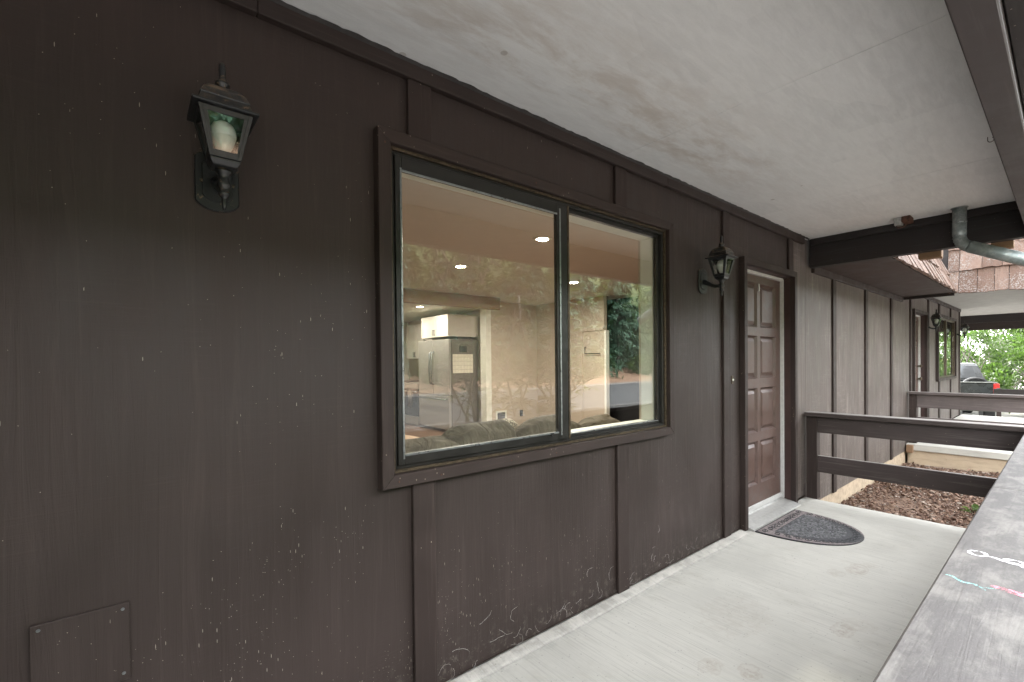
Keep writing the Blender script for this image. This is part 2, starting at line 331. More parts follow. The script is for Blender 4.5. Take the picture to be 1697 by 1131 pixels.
# ------------------------------------------------------------------ mesh helpers
ORG = {}
class MB:
    def __init__(s): s.v = []; s.f = []
    def add(s, vs, fs):
        k = len(s.v); s.v += [tuple(p) for p in vs]; s.f += [tuple(i+k for i in q) for q in fs]; return s
    def box(s, x0, x1, y0, y1, z0, z1):
        return s.add([(x0, y0, z0), (x1, y0, z0), (x1, y1, z0), (x0, y1, z0), (x0, y0, z1), (x1, y0, z1), (x1, y1, z1), (x0, y1, z1)],
                     [(0, 3, 2, 1), (4, 5, 6, 7), (0, 1, 5, 4), (1, 2, 6, 5), (2, 3, 7, 6), (3, 0, 4, 7)])
    def loft(s, rings, cap=True):
        n = len(rings[0]); k = len(s.v)
        for r in rings: s.v += [tuple(p) for p in r]
        for i in range(len(rings)-1):
            for j in range(n):
                a = k+i*n+j; b = k+i*n+(j+1) % n; s.f.append((a, b, b+n, a+n))
        if cap:
            s.f.append(tuple(k+j for j in reversed(range(n)))); s.f.append(tuple(k+(len(rings)-1)*n+j for j in range(n)))
        return s
    def lathe(s, prof, c=(0, 0, 0), n=16, cap=True):
        return s.loft([[(c[0]+r*math.cos(2*math.pi*j/n), c[1]+r*math.sin(2*math.pi*j/n), c[2]+z) for j in range(n)] for r, z in prof], cap)
    def square(s, prof, c=(0, 0, 0)):          # square rings (half width, z)
        return s.loft([[(c[0]-h, c[1]-h, c[2]+z), (c[0]+h, c[1]-h, c[2]+z), (c[0]+h, c[1]+h, c[2]+z), (c[0]-h, c[1]+h, c[2]+z)] for h, z in prof])
    def tube(s, pts, rad, n=8, cap=True):
        pts = [Vector(p) for p in pts]; rings = []
        if not isinstance(rad, (list, tuple)): rad = [rad]*len(pts)
        d0 = (pts[1]-pts[0]).normalized(); ref = Vector((0, 0, 1)) if abs(d0.z) < .9 else Vector((1, 0, 0))
        a = d0.cross(ref).normalized()
        for i, p in enumerate(pts):
            d = (pts[min(i+1, len(pts)-1)]-pts[max(i-1, 0)]).normalized()
            a = (a-d*a.dot(d)).normalized(); b = d.cross(a)
            rings.append([p+(a*math.cos(2*math.pi*j/n)+b*math.sin(2*math.pi*j/n))*rad[i] for j in range(n)])
        return s.loft(rings, cap)
    def prism(s, poly, z0, z1):                # poly in xy, counter-clockwise
        return s.loft([[(x, y, z0) for x, y in poly], [(x, y, z1) for x, y in poly]])
    def prism_xz(s, poly, y0, y1):
        return s.loft([[(x, y0, z) for x, z in poly], [(x, y1, z) for x, z in poly]])
    def mesh(s, bevel=0, smooth=False, seg=1):
        me = bpy.data.meshes.new('mesh'); me.from_pydata(s.v, [], s.f)
        bm = bmesh.new(); bm.from_mesh(me)
        if bevel: bmesh.ops.bevel(bm, geom=[e for e in bm.edges if e.is_manifold and e.calc_face_angle(0) > .3], offset=bevel, segments=seg, affect='EDGES', clamp_overlap=True)
        bmesh.ops.recalc_face_normals(bm, faces=bm.faces)
        for f in bm.faces: f.smooth = smooth
        bm.to_mesh(me); bm.free(); return me
    def build(s, name, mat, parent=None, bevel=0, smooth=False, seg=1):
        return link(name, s.mesh(bevel, smooth, seg), mat, parent)
def link(name, me, mat, parent=None):
    me.name = name; o = bpy.data.objects.new(name, me); col.objects.link(o)
    if mat:
        me.materials.clear(); me.materials.append(M[mat] if isinstance(mat, str) else mat)
    ORG[o.name] = Vector((0, 0, 0))
    if parent: o.parent = parent; o.location = -ORG[parent.name]
    return o
def tag(o, label=None, cat=None, group=None, kind=None):
    for k, v in (('label', label), ('category', cat), ('group', group), ('kind', kind)):
        if v: o[k] = v
    return o
def empty(name, loc, label=None, cat=None, group=None):
    o = bpy.data.objects.new(name, None); col.objects.link(o); o.location = loc; o.empty_display_size = .1
    ORG[o.name] = Vector(loc); return tag(o, label, cat, group)
def copy_tree(o, parent=None):
    c = o.copy(); col.objects.link(c); c.parent = parent
    for ch in [x for x in list(col.objects) if x.parent == o]: copy_tree(ch, c)
    return c
def box(name, mat, parent, b, bevel=.002): return MB().box(*b).build(name, mat, parent, bevel)
def np_mesh(v, f):
    me = bpy.data.meshes.new('mesh'); v = np.asarray(v, np.float32); f = np.asarray(f, np.int32)
    me.vertices.add(len(v)); me.vertices.foreach_set('co', v.ravel()); k = f.shape[1]
    me.loops.add(f.size); me.loops.foreach_set('vertex_index', f.ravel())
    me.polygons.add(len(f)); me.polygons.foreach_set('loop_start', np.arange(0, f.size, k, dtype=np.int32)); me.polygons.foreach_set('loop_total', np.full(len(f), k, np.int32))
    me.update(calc_edges=True); return me
def unit(a): return a/np.maximum(np.linalg.norm(a, axis=1, keepdims=True), 1e-9)
def leaves(P, D, L, Wd, fold=.18, droop=.12):
    """folded pointed leaves: positions P, directions D, lengths L, widths Wd"""
    n = len(P); D = unit(D); up = np.tile([0, 0, 1.0], (n, 1))+rng.normal(0, .35, (n, 3))
    Sd = unit(np.cross(D, up)); Nn = np.cross(Sd, D); L = np.broadcast_to(L, (n,))[:, None]; Wd = np.broadcast_to(Wd, (n,))[:, None]
    c = P+D*L*.55-Nn*0; l = c+Sd*Wd*.5+Nn*Wd*fold; r = c-Sd*Wd*.5+Nn*Wd*fold; t = P+D*L-np.array([0, 0, 1])*L*droop
    v = np.stack([P, c, l, r, t], 1).reshape(-1, 3); b = np.arange(n)[:, None]*5
    f = np.concatenate([b+[[0, 3, 1]], b+[[0, 1, 2]], b+[[1, 3, 4]], b+[[1, 4, 2]]])
    return v, f
def leaf_obj(name, mat, parent, args):
    vs, fs, k = [], [], 0
    for v, f in args: vs.append(v); fs.append(f+k); k += len(v)
    return link(name, np_mesh(np.concatenate(vs), np.concatenate(fs)), mat, parent)
def holed(x0, x1, z0, z1, y0, y1, holes):
    """a sheet in the wall plane with rectangular openings"""
    mb = MB(); xs = sorted({x0, x1, *[min(max(h, x0), x1) for q in holes for h in q[:2]]}); 
    for a, b in zip(xs, xs[1:]):
        if b-a < 1e-4: continue
        mid = (a+b)/2; cut = sorted((h[2], h[3]) for h in holes if h[0] < mid < h[1]); z = z0
        for c0, c1 in cut+[(z1, z1)]:
            if min(c0, z1)-z > 1e-4: mb.box(a, b, y0, y1, z, min(c0, z1))
            z = max(z, c1)
    return mb
# ================================================================== SETTING: ground, road, beds
def gz(x, y):
    y = np.asarray(y, float); z = np.interp(-y, [-60, 8, 16, 22, 26, 38, 70], [-.6, -.6, .05, 1.15, 2.2, 14, 18]); return z  # steep rise behind the trees is added to block bright sky between them
gx = np.concatenate([np.linspace(-150, -30, 9), np.linspace(-25, 45, 57), np.linspace(50, 180, 11)]); gy = np.concatenate([np.linspace(-150, -45, 9), np.linspace(-40, 12, 53), np.linspace(20, 150, 9)])
GX, GY = np.meshgrid(gx, gy); GZ = gz(GX, GY)+rng.normal(0, .02, GX.shape)*(GY < -17)
nx = len(gx); I = np.arange((len(gy)-1)*(nx-1)); I = (I//(nx-1))*nx+I % (nx-1)
g = link('ground', np_mesh(np.stack([GX, GY, GZ], 2).reshape(-1, 3), np.stack([I, I+1, I+1+nx, I+nx], 1)), 'ground'); tag(g, kind='structure')
ry = np.linspace(-15.3, -10.2, 6); rx = np.linspace(-120, 160, 60); RX, RY = np.meshgrid(rx, ry); RZ = gz(RX, RY)+.012
I = np.arange(5*59); I = (I//59)*60+I % 59
tag(link('road', np_mesh(np.stack([RX, RY, RZ], 2).reshape(-1, 3), np.stack([I, I+1, I+61, I+60], 1)), 'asphalt'), kind='structure')
tag(box('driveway', 'drive', None, (15.31, 40, -8, 8, -.75, -.588), .01), kind='structure')
tag(box('mulch_bed', 'mulch', None, (5.1, 9.5, -4.5, .02, -.75, -.315), 0), kind='structure')
# ================================================================== HOUSE
H, TR = 2.547, 2.4816
house = empty('house', (0, 0, 0), 'dark brown board and batten house with covered porches and shake roof edges', 'house')
WIN = (.735, 2.675, .915, 2.22); DOOR = (3.745, 4.785, .0, 2.155)
DOOR2 = (9.96, 10.99, 0., 2.14); WIN2 = (12.1, 14.24, .93, 2.20)
holes = [WIN, DOOR, DOOR2, WIN2]
bat = [-2.94, -1.68, -.42, .846, 2.142, 3.426, 4.69, 5.934, 7.195, 8.50, 9.77, 11.25, 12.34, 13.71, 14.95]
BW = .103
for i in range(len(bat)-1):
    a, b = bat[i]+BW/2, bat[i+1]+BW/2
    if i == len(bat)-2: b = 15.05
    mid = (a+b)/2; gap = 5.2 < mid < 9.5
    z0 = -.12 if gap else .012; z1 = 2.6
    mt = 'siding_worn' if mid > 5.2 else 'siding'
    segs = [(a, b, z0)]
    if a < 5.2 < b: segs = [(a, 5.16, .012), (5.1605, b, -.12)]
    if a < 9.5 < b: segs = [(a, 9.5, -.12), (9.5005, b, .012)]
    for (sa, sb, sz) in segs:
        full = [h for h in holes if h[0] <= sa+.002 and h[1] >= sb-.002]; mm = 'siding_worn' if (sa+sb)/2 > 5.1 else mt
        if full:
            for c0, c1 in ((sz, full[0][2]), (full[0][3], z1)): holed(sa+.0015, sb-.0015, c0, c1, 0, .016, []).build('siding_panel', mm, house)
        else: holed(sa+.0015, sb-.0015, sz, z1, 0, .016, holes).build('siding_panel', mm, house)
def batten(x, z0, z1, m_='trim_z'): box('batten', m_, house, (x, x+BW, -.02, -.0005, z0, z1), .0025)
for x in bat:
    far = x > 5.2; m_ = 'trim_z'; base = -.12 if 5.2 < x < 9.4 else .012
    top = 2.31 if 5.2 < x < 9.4 else TR
    if .7 < x < 2.7: batten(x, base, .884); batten(x, 2.247, top)
    elif 3.74 < x < 4.8: batten(x, 2.182, top)
    elif 12 < x < 14.2: batten(x, base, .9); batten(x, 2.235, top)
    else: batten(x, base, top, m_)
# frieze boards under the ceiling, in lengths
for a, b in [(-3, .318), (.3195, 2.66), (2.6615, 5.05)]: box('frieze_board', 'trim_x', house, (a, b, -.032, -.0005, TR, H-.004), .003)
box('frieze_board', 'trim_x', house, (5.32, 9.2, -.03, -.0005, 2.235, 2.304), .003)
box('frieze_board', 'trim_x', house, (9.26, 15.05, -.032, -.0005, 2.43, 2.496), .003)
mb = MB(); xs = np.arange(-1, 5.16, .018); prev = None; rings = []
for x in xs:
    r1 = .006+.006*abs(math.sin(x*7.3)*math.sin(x*31+1))+random.random()*.005
    rings.append([(x, -.0325, H-.012), (x, -.033-r1, H-.002), (x, -.0305, H-.0005)])
mb.loft(rings).build('caulk_bead', 'caulk', house)
# foundation between the porches
box('foundation', 'concrete_tan', house, (5.1, 9.5, .004, .2, -.9, -.10), .004)
box('foundation', 'concrete_tan', house, (-3, 15.05, .22, .4, -.9, 0.0), 0)
# outer shell (walls and roof the photograph hides)
box('back_wall', 'siding', house, (-3, 15.05, 8.9, 9.0, -.7, 2.6), 0)
box('side_wall', 'siding', house, (-3.1, -3.0, 0, 9, -.7, 2.6), 0)
box('side_wall', 'siding', house, (15.05, 15.12, 0.0, 9, -.7, 2.6), 0)
holed(-1.1, -1.02, .0, 2.546, -1.49, -.002, []).build('added_shade_wall', 'siding', house)  # unseen wall added to darken the near end of the porch
# ---- porch ceilings in plywood sheets
for k, (a, b) in enumerate([(-3, .22), (.2225, 2.19), (2.1925, 3.95), (3.9525, 5.2)]):
    box('ceiling_panel', 'ceiling', house, (a, b, -1.56, -.0008, H, H+.012), .0012)
for a, b in [(9.24, 11.7), (11.703, 14.2), (14.203, 17.58)]: box('ceiling_panel', 'ceiling_grey', house, (a, b, -1.56, (-.0008 if a < 14 else 1.5), 2.5, 2.512), .001)
# ---- beams
box('eave_beam', 'beam_eave', house, (-3, 5.32, -1.556, -1.468, 2.27, H-.001), .004)
box('eave_beam', 'dark_x', house, (-3, 5.32, -1.60, -1.558, 2.31, 2.72), .003)
box('cross_beam', 'dark_y', house, (5.215, 5.305, -1.466, -.02, 2.272, H+.01), .004)
box('beam_ledger', 'dark_y', house, (5.175, 5.2135, -1.4665, -.034, 2.485, H-.002), .003)
for y0, y1 in [(-.975, -.825), (-1.39, -1.265)]: box('blocking', 'wood_block', house, (5.307, 5.40, y0, y1, 2.222, 2.33), .003)
box('eave_beam', 'dark_x', house, (9.24, 17.7, -1.556, -1.468, 2.25, 2.4985), .004)
box('cross_beam', 'dark_y', house, (17.59, 17.68, -1.467, 1.5, 2.295, 2.51), .003)
box('cross_beam', 'trim_y', house, (17.685, 17.73, -1.55, 1.5, 2.10, 2.31), .003)
# ---- soffit and shake mansard between the porches
for k in range(4):
    a = 5.31+k*.975; box('soffit_panel', 'soffit', house, (a+.001, a+.974, -.60, -.0008, 2.306, 2.32), .001)
box('soffit_trim', 'dark_y', house, (9.17, 9.215, -.6, -.034, 2.262, 2.303), .002)
shake_meshes = {}
def shake(o, u, up, nrm, w_, h_):
    """one split shake: o lower left corner, u along the course, up along the slope, nrm outward"""
    key = (round(w_*50), round(h_*20)); 
    t = .016+random.random()*.024; j = [random.uniform(-.012, .012) for _ in range(4)]
    o, u, up, nrm = map(Vector, (o, u, up, nrm)); g_ = .003
    P = lambda a, b, c: o+u*a+up*b+nrm*c
    k = 4; r0, r1, r2 = [], [], []
    mb = MB(); bot = [random.uniform(-.01, .01) for _ in range(k+1)]; bp = [random.uniform(-.004, .004) for _ in range(k+1)]
    fr, bk, tp, tb = [], [], [], []
    for i in range(k+1):
        a = g_+(w_-2*g_)*i/k
        fr.append(P(a, bot[i], t+bp[i])); bk.append(P(a, bot[i], 0)); tp.append(P(a, h_, .006)); tb.append(P(a, h_, 0))
    vs = fr+bk+tp+tb; n = k+1; fs = []
    for i in range(k):
        fs += [(i, i+1, 2*n+i+1, 2*n+i), (i+1, i, n+i, n+i+1), (n+i+1, n+i, 3*n+i, 3*n+i+1), (2*n+i, 2*n+i+1, 3*n+i+1, 3*n+i)]
    fs += [(0, 2*n, 3*n, n), (k, n+k, 3*n+k, 2*n+k)]
    mb.add(vs, fs).build('shake', 'shake', house)
sl_y = Vector((0, .34, .94)).normalized(); n_y = Vector((0, -.94, .34)).normalized()
for c in range(4):       # slope facing the yard above the low soffit
    x = 5.34; b0 = Vector((0, -.625, 2.30))+sl_y*(c*.27)
    while x < 9.16:
        w_ = min(random.uniform(.09, .22), 9.18-x+.02); shake((x, b0.y, b0.z), (1, 0, 0), sl_y, n_y, w_, .44); x += w_
sl_x = Vector((.22, 0, .975)).normalized(); n_x = Vector((-.975, 0, .22)).normalized()
for c in range(4):       # flank of the far porch roof
    y = -.52; b0 = Vector((9.2, 0, 2.285))+sl_x*(c*.335)
    while y > -1.75:
        w_ = random.uniform(.1, .27); shake((b0.x, y, b0.z+random.uniform(-.018, .012)), (0, -1, 0), sl_x, n_x, w_, .5); y -= w_
MB().add([(5.32, -.6, 2.325), (9.25, -.6, 2.325), (9.25, .05, 4.1), (5.32, .05, 4.1), (5.32, -.55, 2.325), (9.25, -.55, 2.325), (9.25, .12, 4.1), (5.32, .12, 4.1)],
         [(0, 1, 2, 3), (7, 6, 5, 4), (0, 4, 5, 1), (1, 5, 6, 2), (2, 6, 7, 3), (3, 7, 4, 0)]).build('roof_sheathing', 'dark_x', house)
MB().add([(9.215, -1.7, 2.3), (9.215, -.4, 2.3), (9.6, -.4, 4.1), (9.6, -1.7, 4.1), (9.238, -1.7, 2.3), (9.238, -.4, 2.3), (9.65, -.4, 4.1), (9.65, -1.7, 4.1)],
         [(0, 1, 2, 3), (7, 6, 5, 4), (0, 4, 5, 1), (1, 5, 6, 2), (2, 6, 7, 3), (3, 7, 4, 0)]).build('roof_sheathing', 'dark_y', house)
MB().add([(-3.1, -1.75, 2.62), (5.32, -1.75, 2.62), (5.32, -1.0, 4.1), (-3.1, -1.0, 4.1), (-3.1, -1.62, 2.62), (5.32, -1.62, 2.62), (5.32, -.9, 4.1), (-3.1, -.9, 4.1)],
         [(0, 1, 2, 3), (7, 6, 5, 4), (0, 4, 5, 1), (1, 5, 6, 2), (2, 6, 7, 3), (3, 7, 4, 0)]).build('roof_slope', 'shake', house)
MB().add([(9.6, -1.75, 2.55), (17.8, -1.75, 2.55), (17.8, -1.0, 4.1), (9.6, -1.0, 4.1), (9.6, -1.6, 2.55), (17.8, -1.6, 2.55), (17.8, -.9, 4.1), (9.6, -.9, 4.1)],
         [(0, 1, 2, 3), (7, 6, 5, 4), (0, 4, 5, 1), (1, 5, 6, 2), (2, 6, 7, 3), (3, 7, 4, 0)]).build('roof_slope', 'shake', house)
for b in [(-3.1, 5.31, -1.62, .1, 2.62, 2.66), (9.64, 17.75, -1.62, .1, 2.56, 2.6), (-3.1, 17.75, .13, 9.1, 2.62, 2.7), (-3.1, 17.75, .0, 9.1, 4.1, 4.2)]: box('roof_deck', 'dark_x', house, b, 0)
box('roof_end_wall', 'shake', house, (5.31, 5.34, -1.6, .1, 2.6, 4.1), 0)

# ---- the picture window
win = empty('window', (1.7, 0, .9)); win.parent = house; tag(win, 'brown framed aluminium sliding window reflecting the yard')
def mitred(parent, name, mats, x0, x1, z0, z1, fw, y0, y1, bev=.0025, side=None):
    """picture frame of four mitred boards"""
    o = [(x0, z0), (x1, z0), (x1, z1), (x0, z1)]; i = [(x0+fw, z0+fw), (x1-fw, z0+fw), (x1-fw, z1-fw), (x0+fw, z1-fw)]
    for k in range(4):
        a, b = k, (k+1) % 4; e = .0006
        MB().prism_xz([o[a], o[b], i[b], i[a]], y0, y1).build(name, mats[k % 2], parent, bev)
mitred(win, 'trim_board', ('trim_x', 'trim_z'), .708, 2.700, .884, 2.246, .05, -.046, -.0008)
# bronze outer frame with tracks
def frame(parent, name, mat, x0, x1, z0, z1, l, r, b, t, y0, y1, bev=.0015):
    mb = MB(); mb.box(x0, x0+l, y0, y1, z0, z1).box(x1-r, x1, y0, y1, z0, z1).box(x0+l, x1-r, y0, y1, z0, z0+b).box(x0+l, x1-r, y0, y1, z1-t, z1)
    return mb.build(name, mat, parent, bev)
frame(win, 'outer_frame', 'alu_brown', .7585, 2.6495, .9345, 2.1955, .014, .016, .012, .012, -.022, .05)
frame(win, 'outer_frame', 'alu_dark', .773, 2.633, .947, 2.183, .012, .014, .014, .014, -.010, .045)
sash = frame(win, 'sliding_sash', 'alu_dark', .786, 1.738, .962, 2.168, .026, .075, .04, .055, -.02, .004)
for b in [(.813, 1.663, -.0245, -.0205, .996, 1.005), (.813, 1.663, -.0245, -.0205, 2.105, 2.114), (.804, .812, -.0245, -.0205, .985, 2.12), (1.679, 1.688, -.0245, -.0205, .985, 2.14)]: box('sash_lip', 'alu_bright', win, b, .001)
box('pane', 'glass_slider', win, (.8125, 1.6625, -.009, -.004, 1.0025, 2.1125), 0)
fx = frame(win, 'fixed_sash', 'alu_dark', 1.742, 2.618, .962, 2.168, .014, .022, .018, .02, .012, .036)
box('sash_track', 'alu_bright', win, (1.756, 2.594, .006, .0115, .974, .981), .001)
box('mullion', 'alu_brown', win, (1.7405, 1.752, -.022, .0115, .962, 2.168), .001)
box('pane', 'glass', win, (1.7565, 2.5955, .02, .025, .9805, 2.1475), 0)
MB().prism_xz([(1.60, 1.003), (1.628, 1.003), (1.614, .982)], -.0262, -.0246).build('corner_clip', 'black_plastic', win)
for nx_, nz_ in [(.775, .908), (.96, .905), (1.33, .91), (1.62, .906), (2.05, .909), (2.36, .907), (.735, 2.19), (1.5, 2.22), (2.2, 2.218)]:
    MB().lathe([(0, 0), (.004, 0), (.0035, .0012), (0, .0015)], n=8).build('nail_head', 'rust', win).matrix_local = Matrix.Translation(Vector((nx_, -.0462, nz_))-ORG[win.name]) @ Matrix.Rotation(R(90), 4, 'X')
# drywall return round the opening
for nm, b in [('window_return', (2.612, 2.64, .052, .148, .95, 2.18)), ('window_return', (.765, .79, .052, .148, .95, 2.18)), ('window_return', (.7905, 2.6115, .052, .148, 2.158, 2.18)), ('window_stool', (.76, 2.64, .0525, .165, .945, .968))]:
    box(nm, 'int_white', win, b, .002)
# ---- front door
def front_door(D, mirror=False, white=None):
    x0, x1 = D[0], D[1]; d = empty('front_door', ((x0+x1)/2, 0, 0)); d.parent = house
    o = x0-3.745; X = (lambda x: x0+x1-(x+o)) if mirror else (lambda x: x+o)
    def bx(n_, m_, a, b, *r, bev=.002):
        a, b = X(a), X(b); return box(n_, m_, d, (min(a, b), max(a, b), *r), bev)
    bx('trim_board', 'trim_z', 3.718, 3.768, -.045, -.0008, .003, 2.127); bx('trim_board', 'trim_z', 4.762, 4.812, -.045, -.0008, .003, 2.127)
    bx('trim_board', 'trim_x', 3.718, 4.812, -.045, -.0008, 2.1275, 2.179)
    bx('jamb', 'jamb', 3.7485, 3.7675, -.0006, .15, .0, 2.125); bx('jamb', 'jamb', 4.7625, 4.7815, -.0006, .15, .0, 2.125); bx('jamb', 'jamb', 3.768, 4.762, -.0006, .15, 2.1255, 2.15)
    bx('weatherstrip', 'white_trim', 4.742, 4.7615, .052, .088, .045, 2.118); bx('weatherstrip', 'white_trim', 3.769, 4.741, .052, .088, 2.10, 2.1245); bx('weatherstrip', 'white_trim', 3.7685, 3.785, .052, .088, .045, 2.099)
    # leaf with eight raised and fielded panels
    rows = [(.263, .643), (.72, 1.112), (1.195, 1.571), (1.648, 2.033)]; cols = [(3.913, 4.24), (4.306, 4.633)]
    mb = MB(); lx0, lx1 = 3.787, 4.740; xs = [lx0, cols[0][0], cols[0][1], cols[1][0], cols[1][1], lx1]; zs = [.05]+[z for r in rows for z in r]+[2.098]
    def q(a, b, c, dd, y0=.08, y1=.12):
        a, b = sorted((X(a), X(b))); mb.box(a, b, y0, y1, c, dd)
    q(lx0, cols[0][0], .05, 2.098); q(cols[0][1], cols[1][0], .05, 2.098); q(cols[1][1], lx1, .05, 2.098)
    for c0, c1 in cols:
        for k in range(0, len(zs), 2): q(c0, c1, zs[k], zs[k+1])
        for r in rows: q(c0, c1, r[0], r[1], .104, .12)
    leaf = mb.build('door_leaf', 'door', d, 0)
    for c0, c1 in cols:
        for r in rows:
            a, b = sorted((X(c0), X(c1))); e = .003; p = MB()
            def ring(i_, y): return [(a+i_, y, r[0]+i_), (b-i_, y, r[0]+i_), (b-i_, y, r[1]-i_), (a+i_, y, r[1]-i_)]
            p.loft([ring(.026, .1035), ring(.026, .098), ring(.05, .085), ring(.05, .0845)]).build('panel', 'door', leaf)
            m_ = MB(); m_.loft([ring(.0005, .081), ring(.0005, .0785), ring(.016, .100), ring(.016, .1035)], cap=False).build('moulding', 'door', leaf)
    t = MB(); a, b = sorted((X(3.768), X(4.762))); pts = [(-.085, 0.001), (-.085, .012), (-.02, .03), (.06, .04), (.075, .052), (.15, .052), (.15, .001)]
    t.loft([[(a, y, z) for y, z in pts], [(b, y, z) for y, z in pts]]).build('threshold', 'threshold', d, .0015)
    bx('door_sweep', 'white_trim', 3.79, 4.738, .066, .079, .058, .098)
    return d, X, bx
d1, X1, bx1 = front_door(DOOR); tag(d1, 'brown eight panel front door with aluminium threshold')
bx1('hook', 'white_trim', 4.262, 4.275, .070, .0795, 1.965, 2.03)
d2, X2, bx2 = front_door(DOOR2); tag(d2, 'far dark brown door with brass knob and white edge')
for o in [x for x in col.objects if x.parent == d2 and x.name.startswith('door_leaf')]: pass
for (z, r) in ((.99, .032), (1.22, .026)):
    MB().lathe([(.0, -.01), (r*1.05, -.01), (r*1.05, .0), (r*.5, .005), (r*.45, .03), (r, .04), (r*.9, .06), (.0, .068)], n=12).build('knob', 'alu_brown', d2, smooth=True).matrix_local = Matrix.Translation(Vector((X2(4.67), .08, z))-ORG[d2.name]) @ Matrix.Rotation(R(90), 4, 'X')
# ---- window of the far porch
w2 = empty('window', (13.1, 0, .9)); w2.parent = house; tag(w2, 'far porch window with bronze mullion reflecting green shrubs')
mitred(w2, 'trim_board', ('trim_x', 'trim_z'), 12.07, 14.27, .90, 2.23, .055, -.046, -.0008)
frame(w2, 'outer_frame', 'alu_brown', 12.126, 14.214, .956, 2.174, .04, .04, .03, .03, -.02, .045)
box('mullion', 'alu_brown', w2, (13.10, 13.2, -.018, .04, .987, 2.143), .002)
for a, b in [(12.167, 13.0995), (13.2005, 14.173)]: box('pane', 'glass', w2, (a, b, .0, .005, .987, 2.143), 0)
# ---- access panel low on the wall
ap = box('access_panel', 'siding', house, (-.216, -.022, -.012, -.0006, .49, .704), .0015); tag(ap, 'square painted plywood cover screwed to the siding')
for x, z in [(-.2, .69), (-.036, .688), (-.036, .51), (-.2, .506)]:
    MB().lathe([(0, 0), (.0045, 0), (.004, .0015), (0, .002)], n=8).build('screw', 'alu_bright', ap).matrix_local = Matrix.Translation((x, -.0122, z)) @ Matrix.Rotation(R(90), 4, 'X')
# ---- interior shell
FZ, CZ = .07, 2.5
holed(-1.0, 6.9, FZ, CZ, .149, .163, [(.789, 2.613, .967, 2.159), (3.768, 4.762, 0, 2.125)]).build('interior_wall', 'int_wall', house)
box('interior_floor', 'int_floor', house, (-1, 6.95, .15, 8.8, .0, FZ), 0)
box('interior_ceiling', 'int_ceil', house, (-1, 6.95, .15, 5.3, CZ, CZ+.02), 0)
box('kitchen_ceiling', 'int_white', house, (-1, 5.12, 4.8305, 8.8, 2.36, 2.38), 0)
box('ceiling_header', 'header', house, (-1, 5.02, 4.75, 4.83, 2.29, CZ), .004)
box('wall_end', 'int_white', house, (5.0, 5.12, 5.16, 5.34, FZ, 2.36), .003)
box('interior_wall', 'int_wall', house, (5.12, 6.38, 5.2, 5.3, FZ, CZ), 0)
box('interior_wall', 'int_wall', house, (6.3, 6.38, 3.47, 5.1995, FZ, CZ), 0)
box('wall_corner_casing', 'int_white', house, (6.30, 6.39, 3.43, 3.469, FZ, 1.9), .003)
box('door_casing', 'int_wall', house, (6.275, 6.2995, 3.96, 4.02, FZ, 1.9), .002); box('door_casing', 'int_wall', house, (6.275, 6.2995, 3.47, 4.02, 1.9005, 1.96), .002)
box('interior_wall', 'int_dark', house, (6.85, 6.95, .163, 5.2, FZ, CZ), 0)
box('interior_wall', 'int_wall', house, (-1.05, -1.0, .15, 8.8, 0, CZ), 0)
box('interior_wall', 'int_wall', house, (5.12, 5.2, 5.3405, 8.8, FZ, 2.36), 0)
box('interior_wall', 'int_white', house, (-1, 5.2, 8.5, 8.6, FZ, 2.36), 0)
for b in [(9.7, 15.0, 2.4, 2.5, 0, 2.5), (9.62, 9.7, .15, 2.5, 0, 2.5), (14.95, 15.0, .15, 2.4, 0, 2.5), (9.7, 14.95, .15, 2.4, 0., .05), (9.7, 14.95, .15, 2.4, 2.45, 2.5)]: box('interior_wall', 'int_wall', house, b, 0)
holed(9.7, 14.95, .05, 2.45, .149, .163, [DOOR2, WIN2]).build('interior_wall', 'int_wall', house)

# ================================================================== PORCH FLOORS
def slab(name, x0, x1, label):
    s = tag(box(name, 'concrete', None, (x0, x1, -1.64, -.004, -.12, 0), .006), kind='structure'); return s
slab('porch_floor', -3, 5.10, '')
box('slab_footing', 'concrete_tan', [o for o in col.objects if o.name == 'porch_floor'][0], (-3, 5.06, -1.6, -.02, -.7, -.1205), 0)
mb = MB(); rings = []
for x in np.arange(-2.9, 3.72, .03):
    wv = .06+.005*math.sin(x*4.1)+random.uniform(-.002, .002); rings.append([(x, -.006, .0005), (x, -wv-.02, .0005), (x, -wv, .006), (x, -.02, .0135), (x, -.006, .0145)])
mb.loft(rings).build('mortar_fillet', 'concrete2', bpy.data.objects['porch_floor'], smooth=True)
f2 = tag(box('porch_floor', 'concrete2', None, (9.5, 15.3, -1.64, -.004, -.10, 0), .008), kind='structure')
box('slab_footing', 'concrete_tan', f2, (9.53, 15.27, -1.6, -.02, -.8, -.1005), 0)
box('ledger_block', 'wood_block', f2, (9.42, 9.499, -.10, -.02, -.13, -.01), .004)

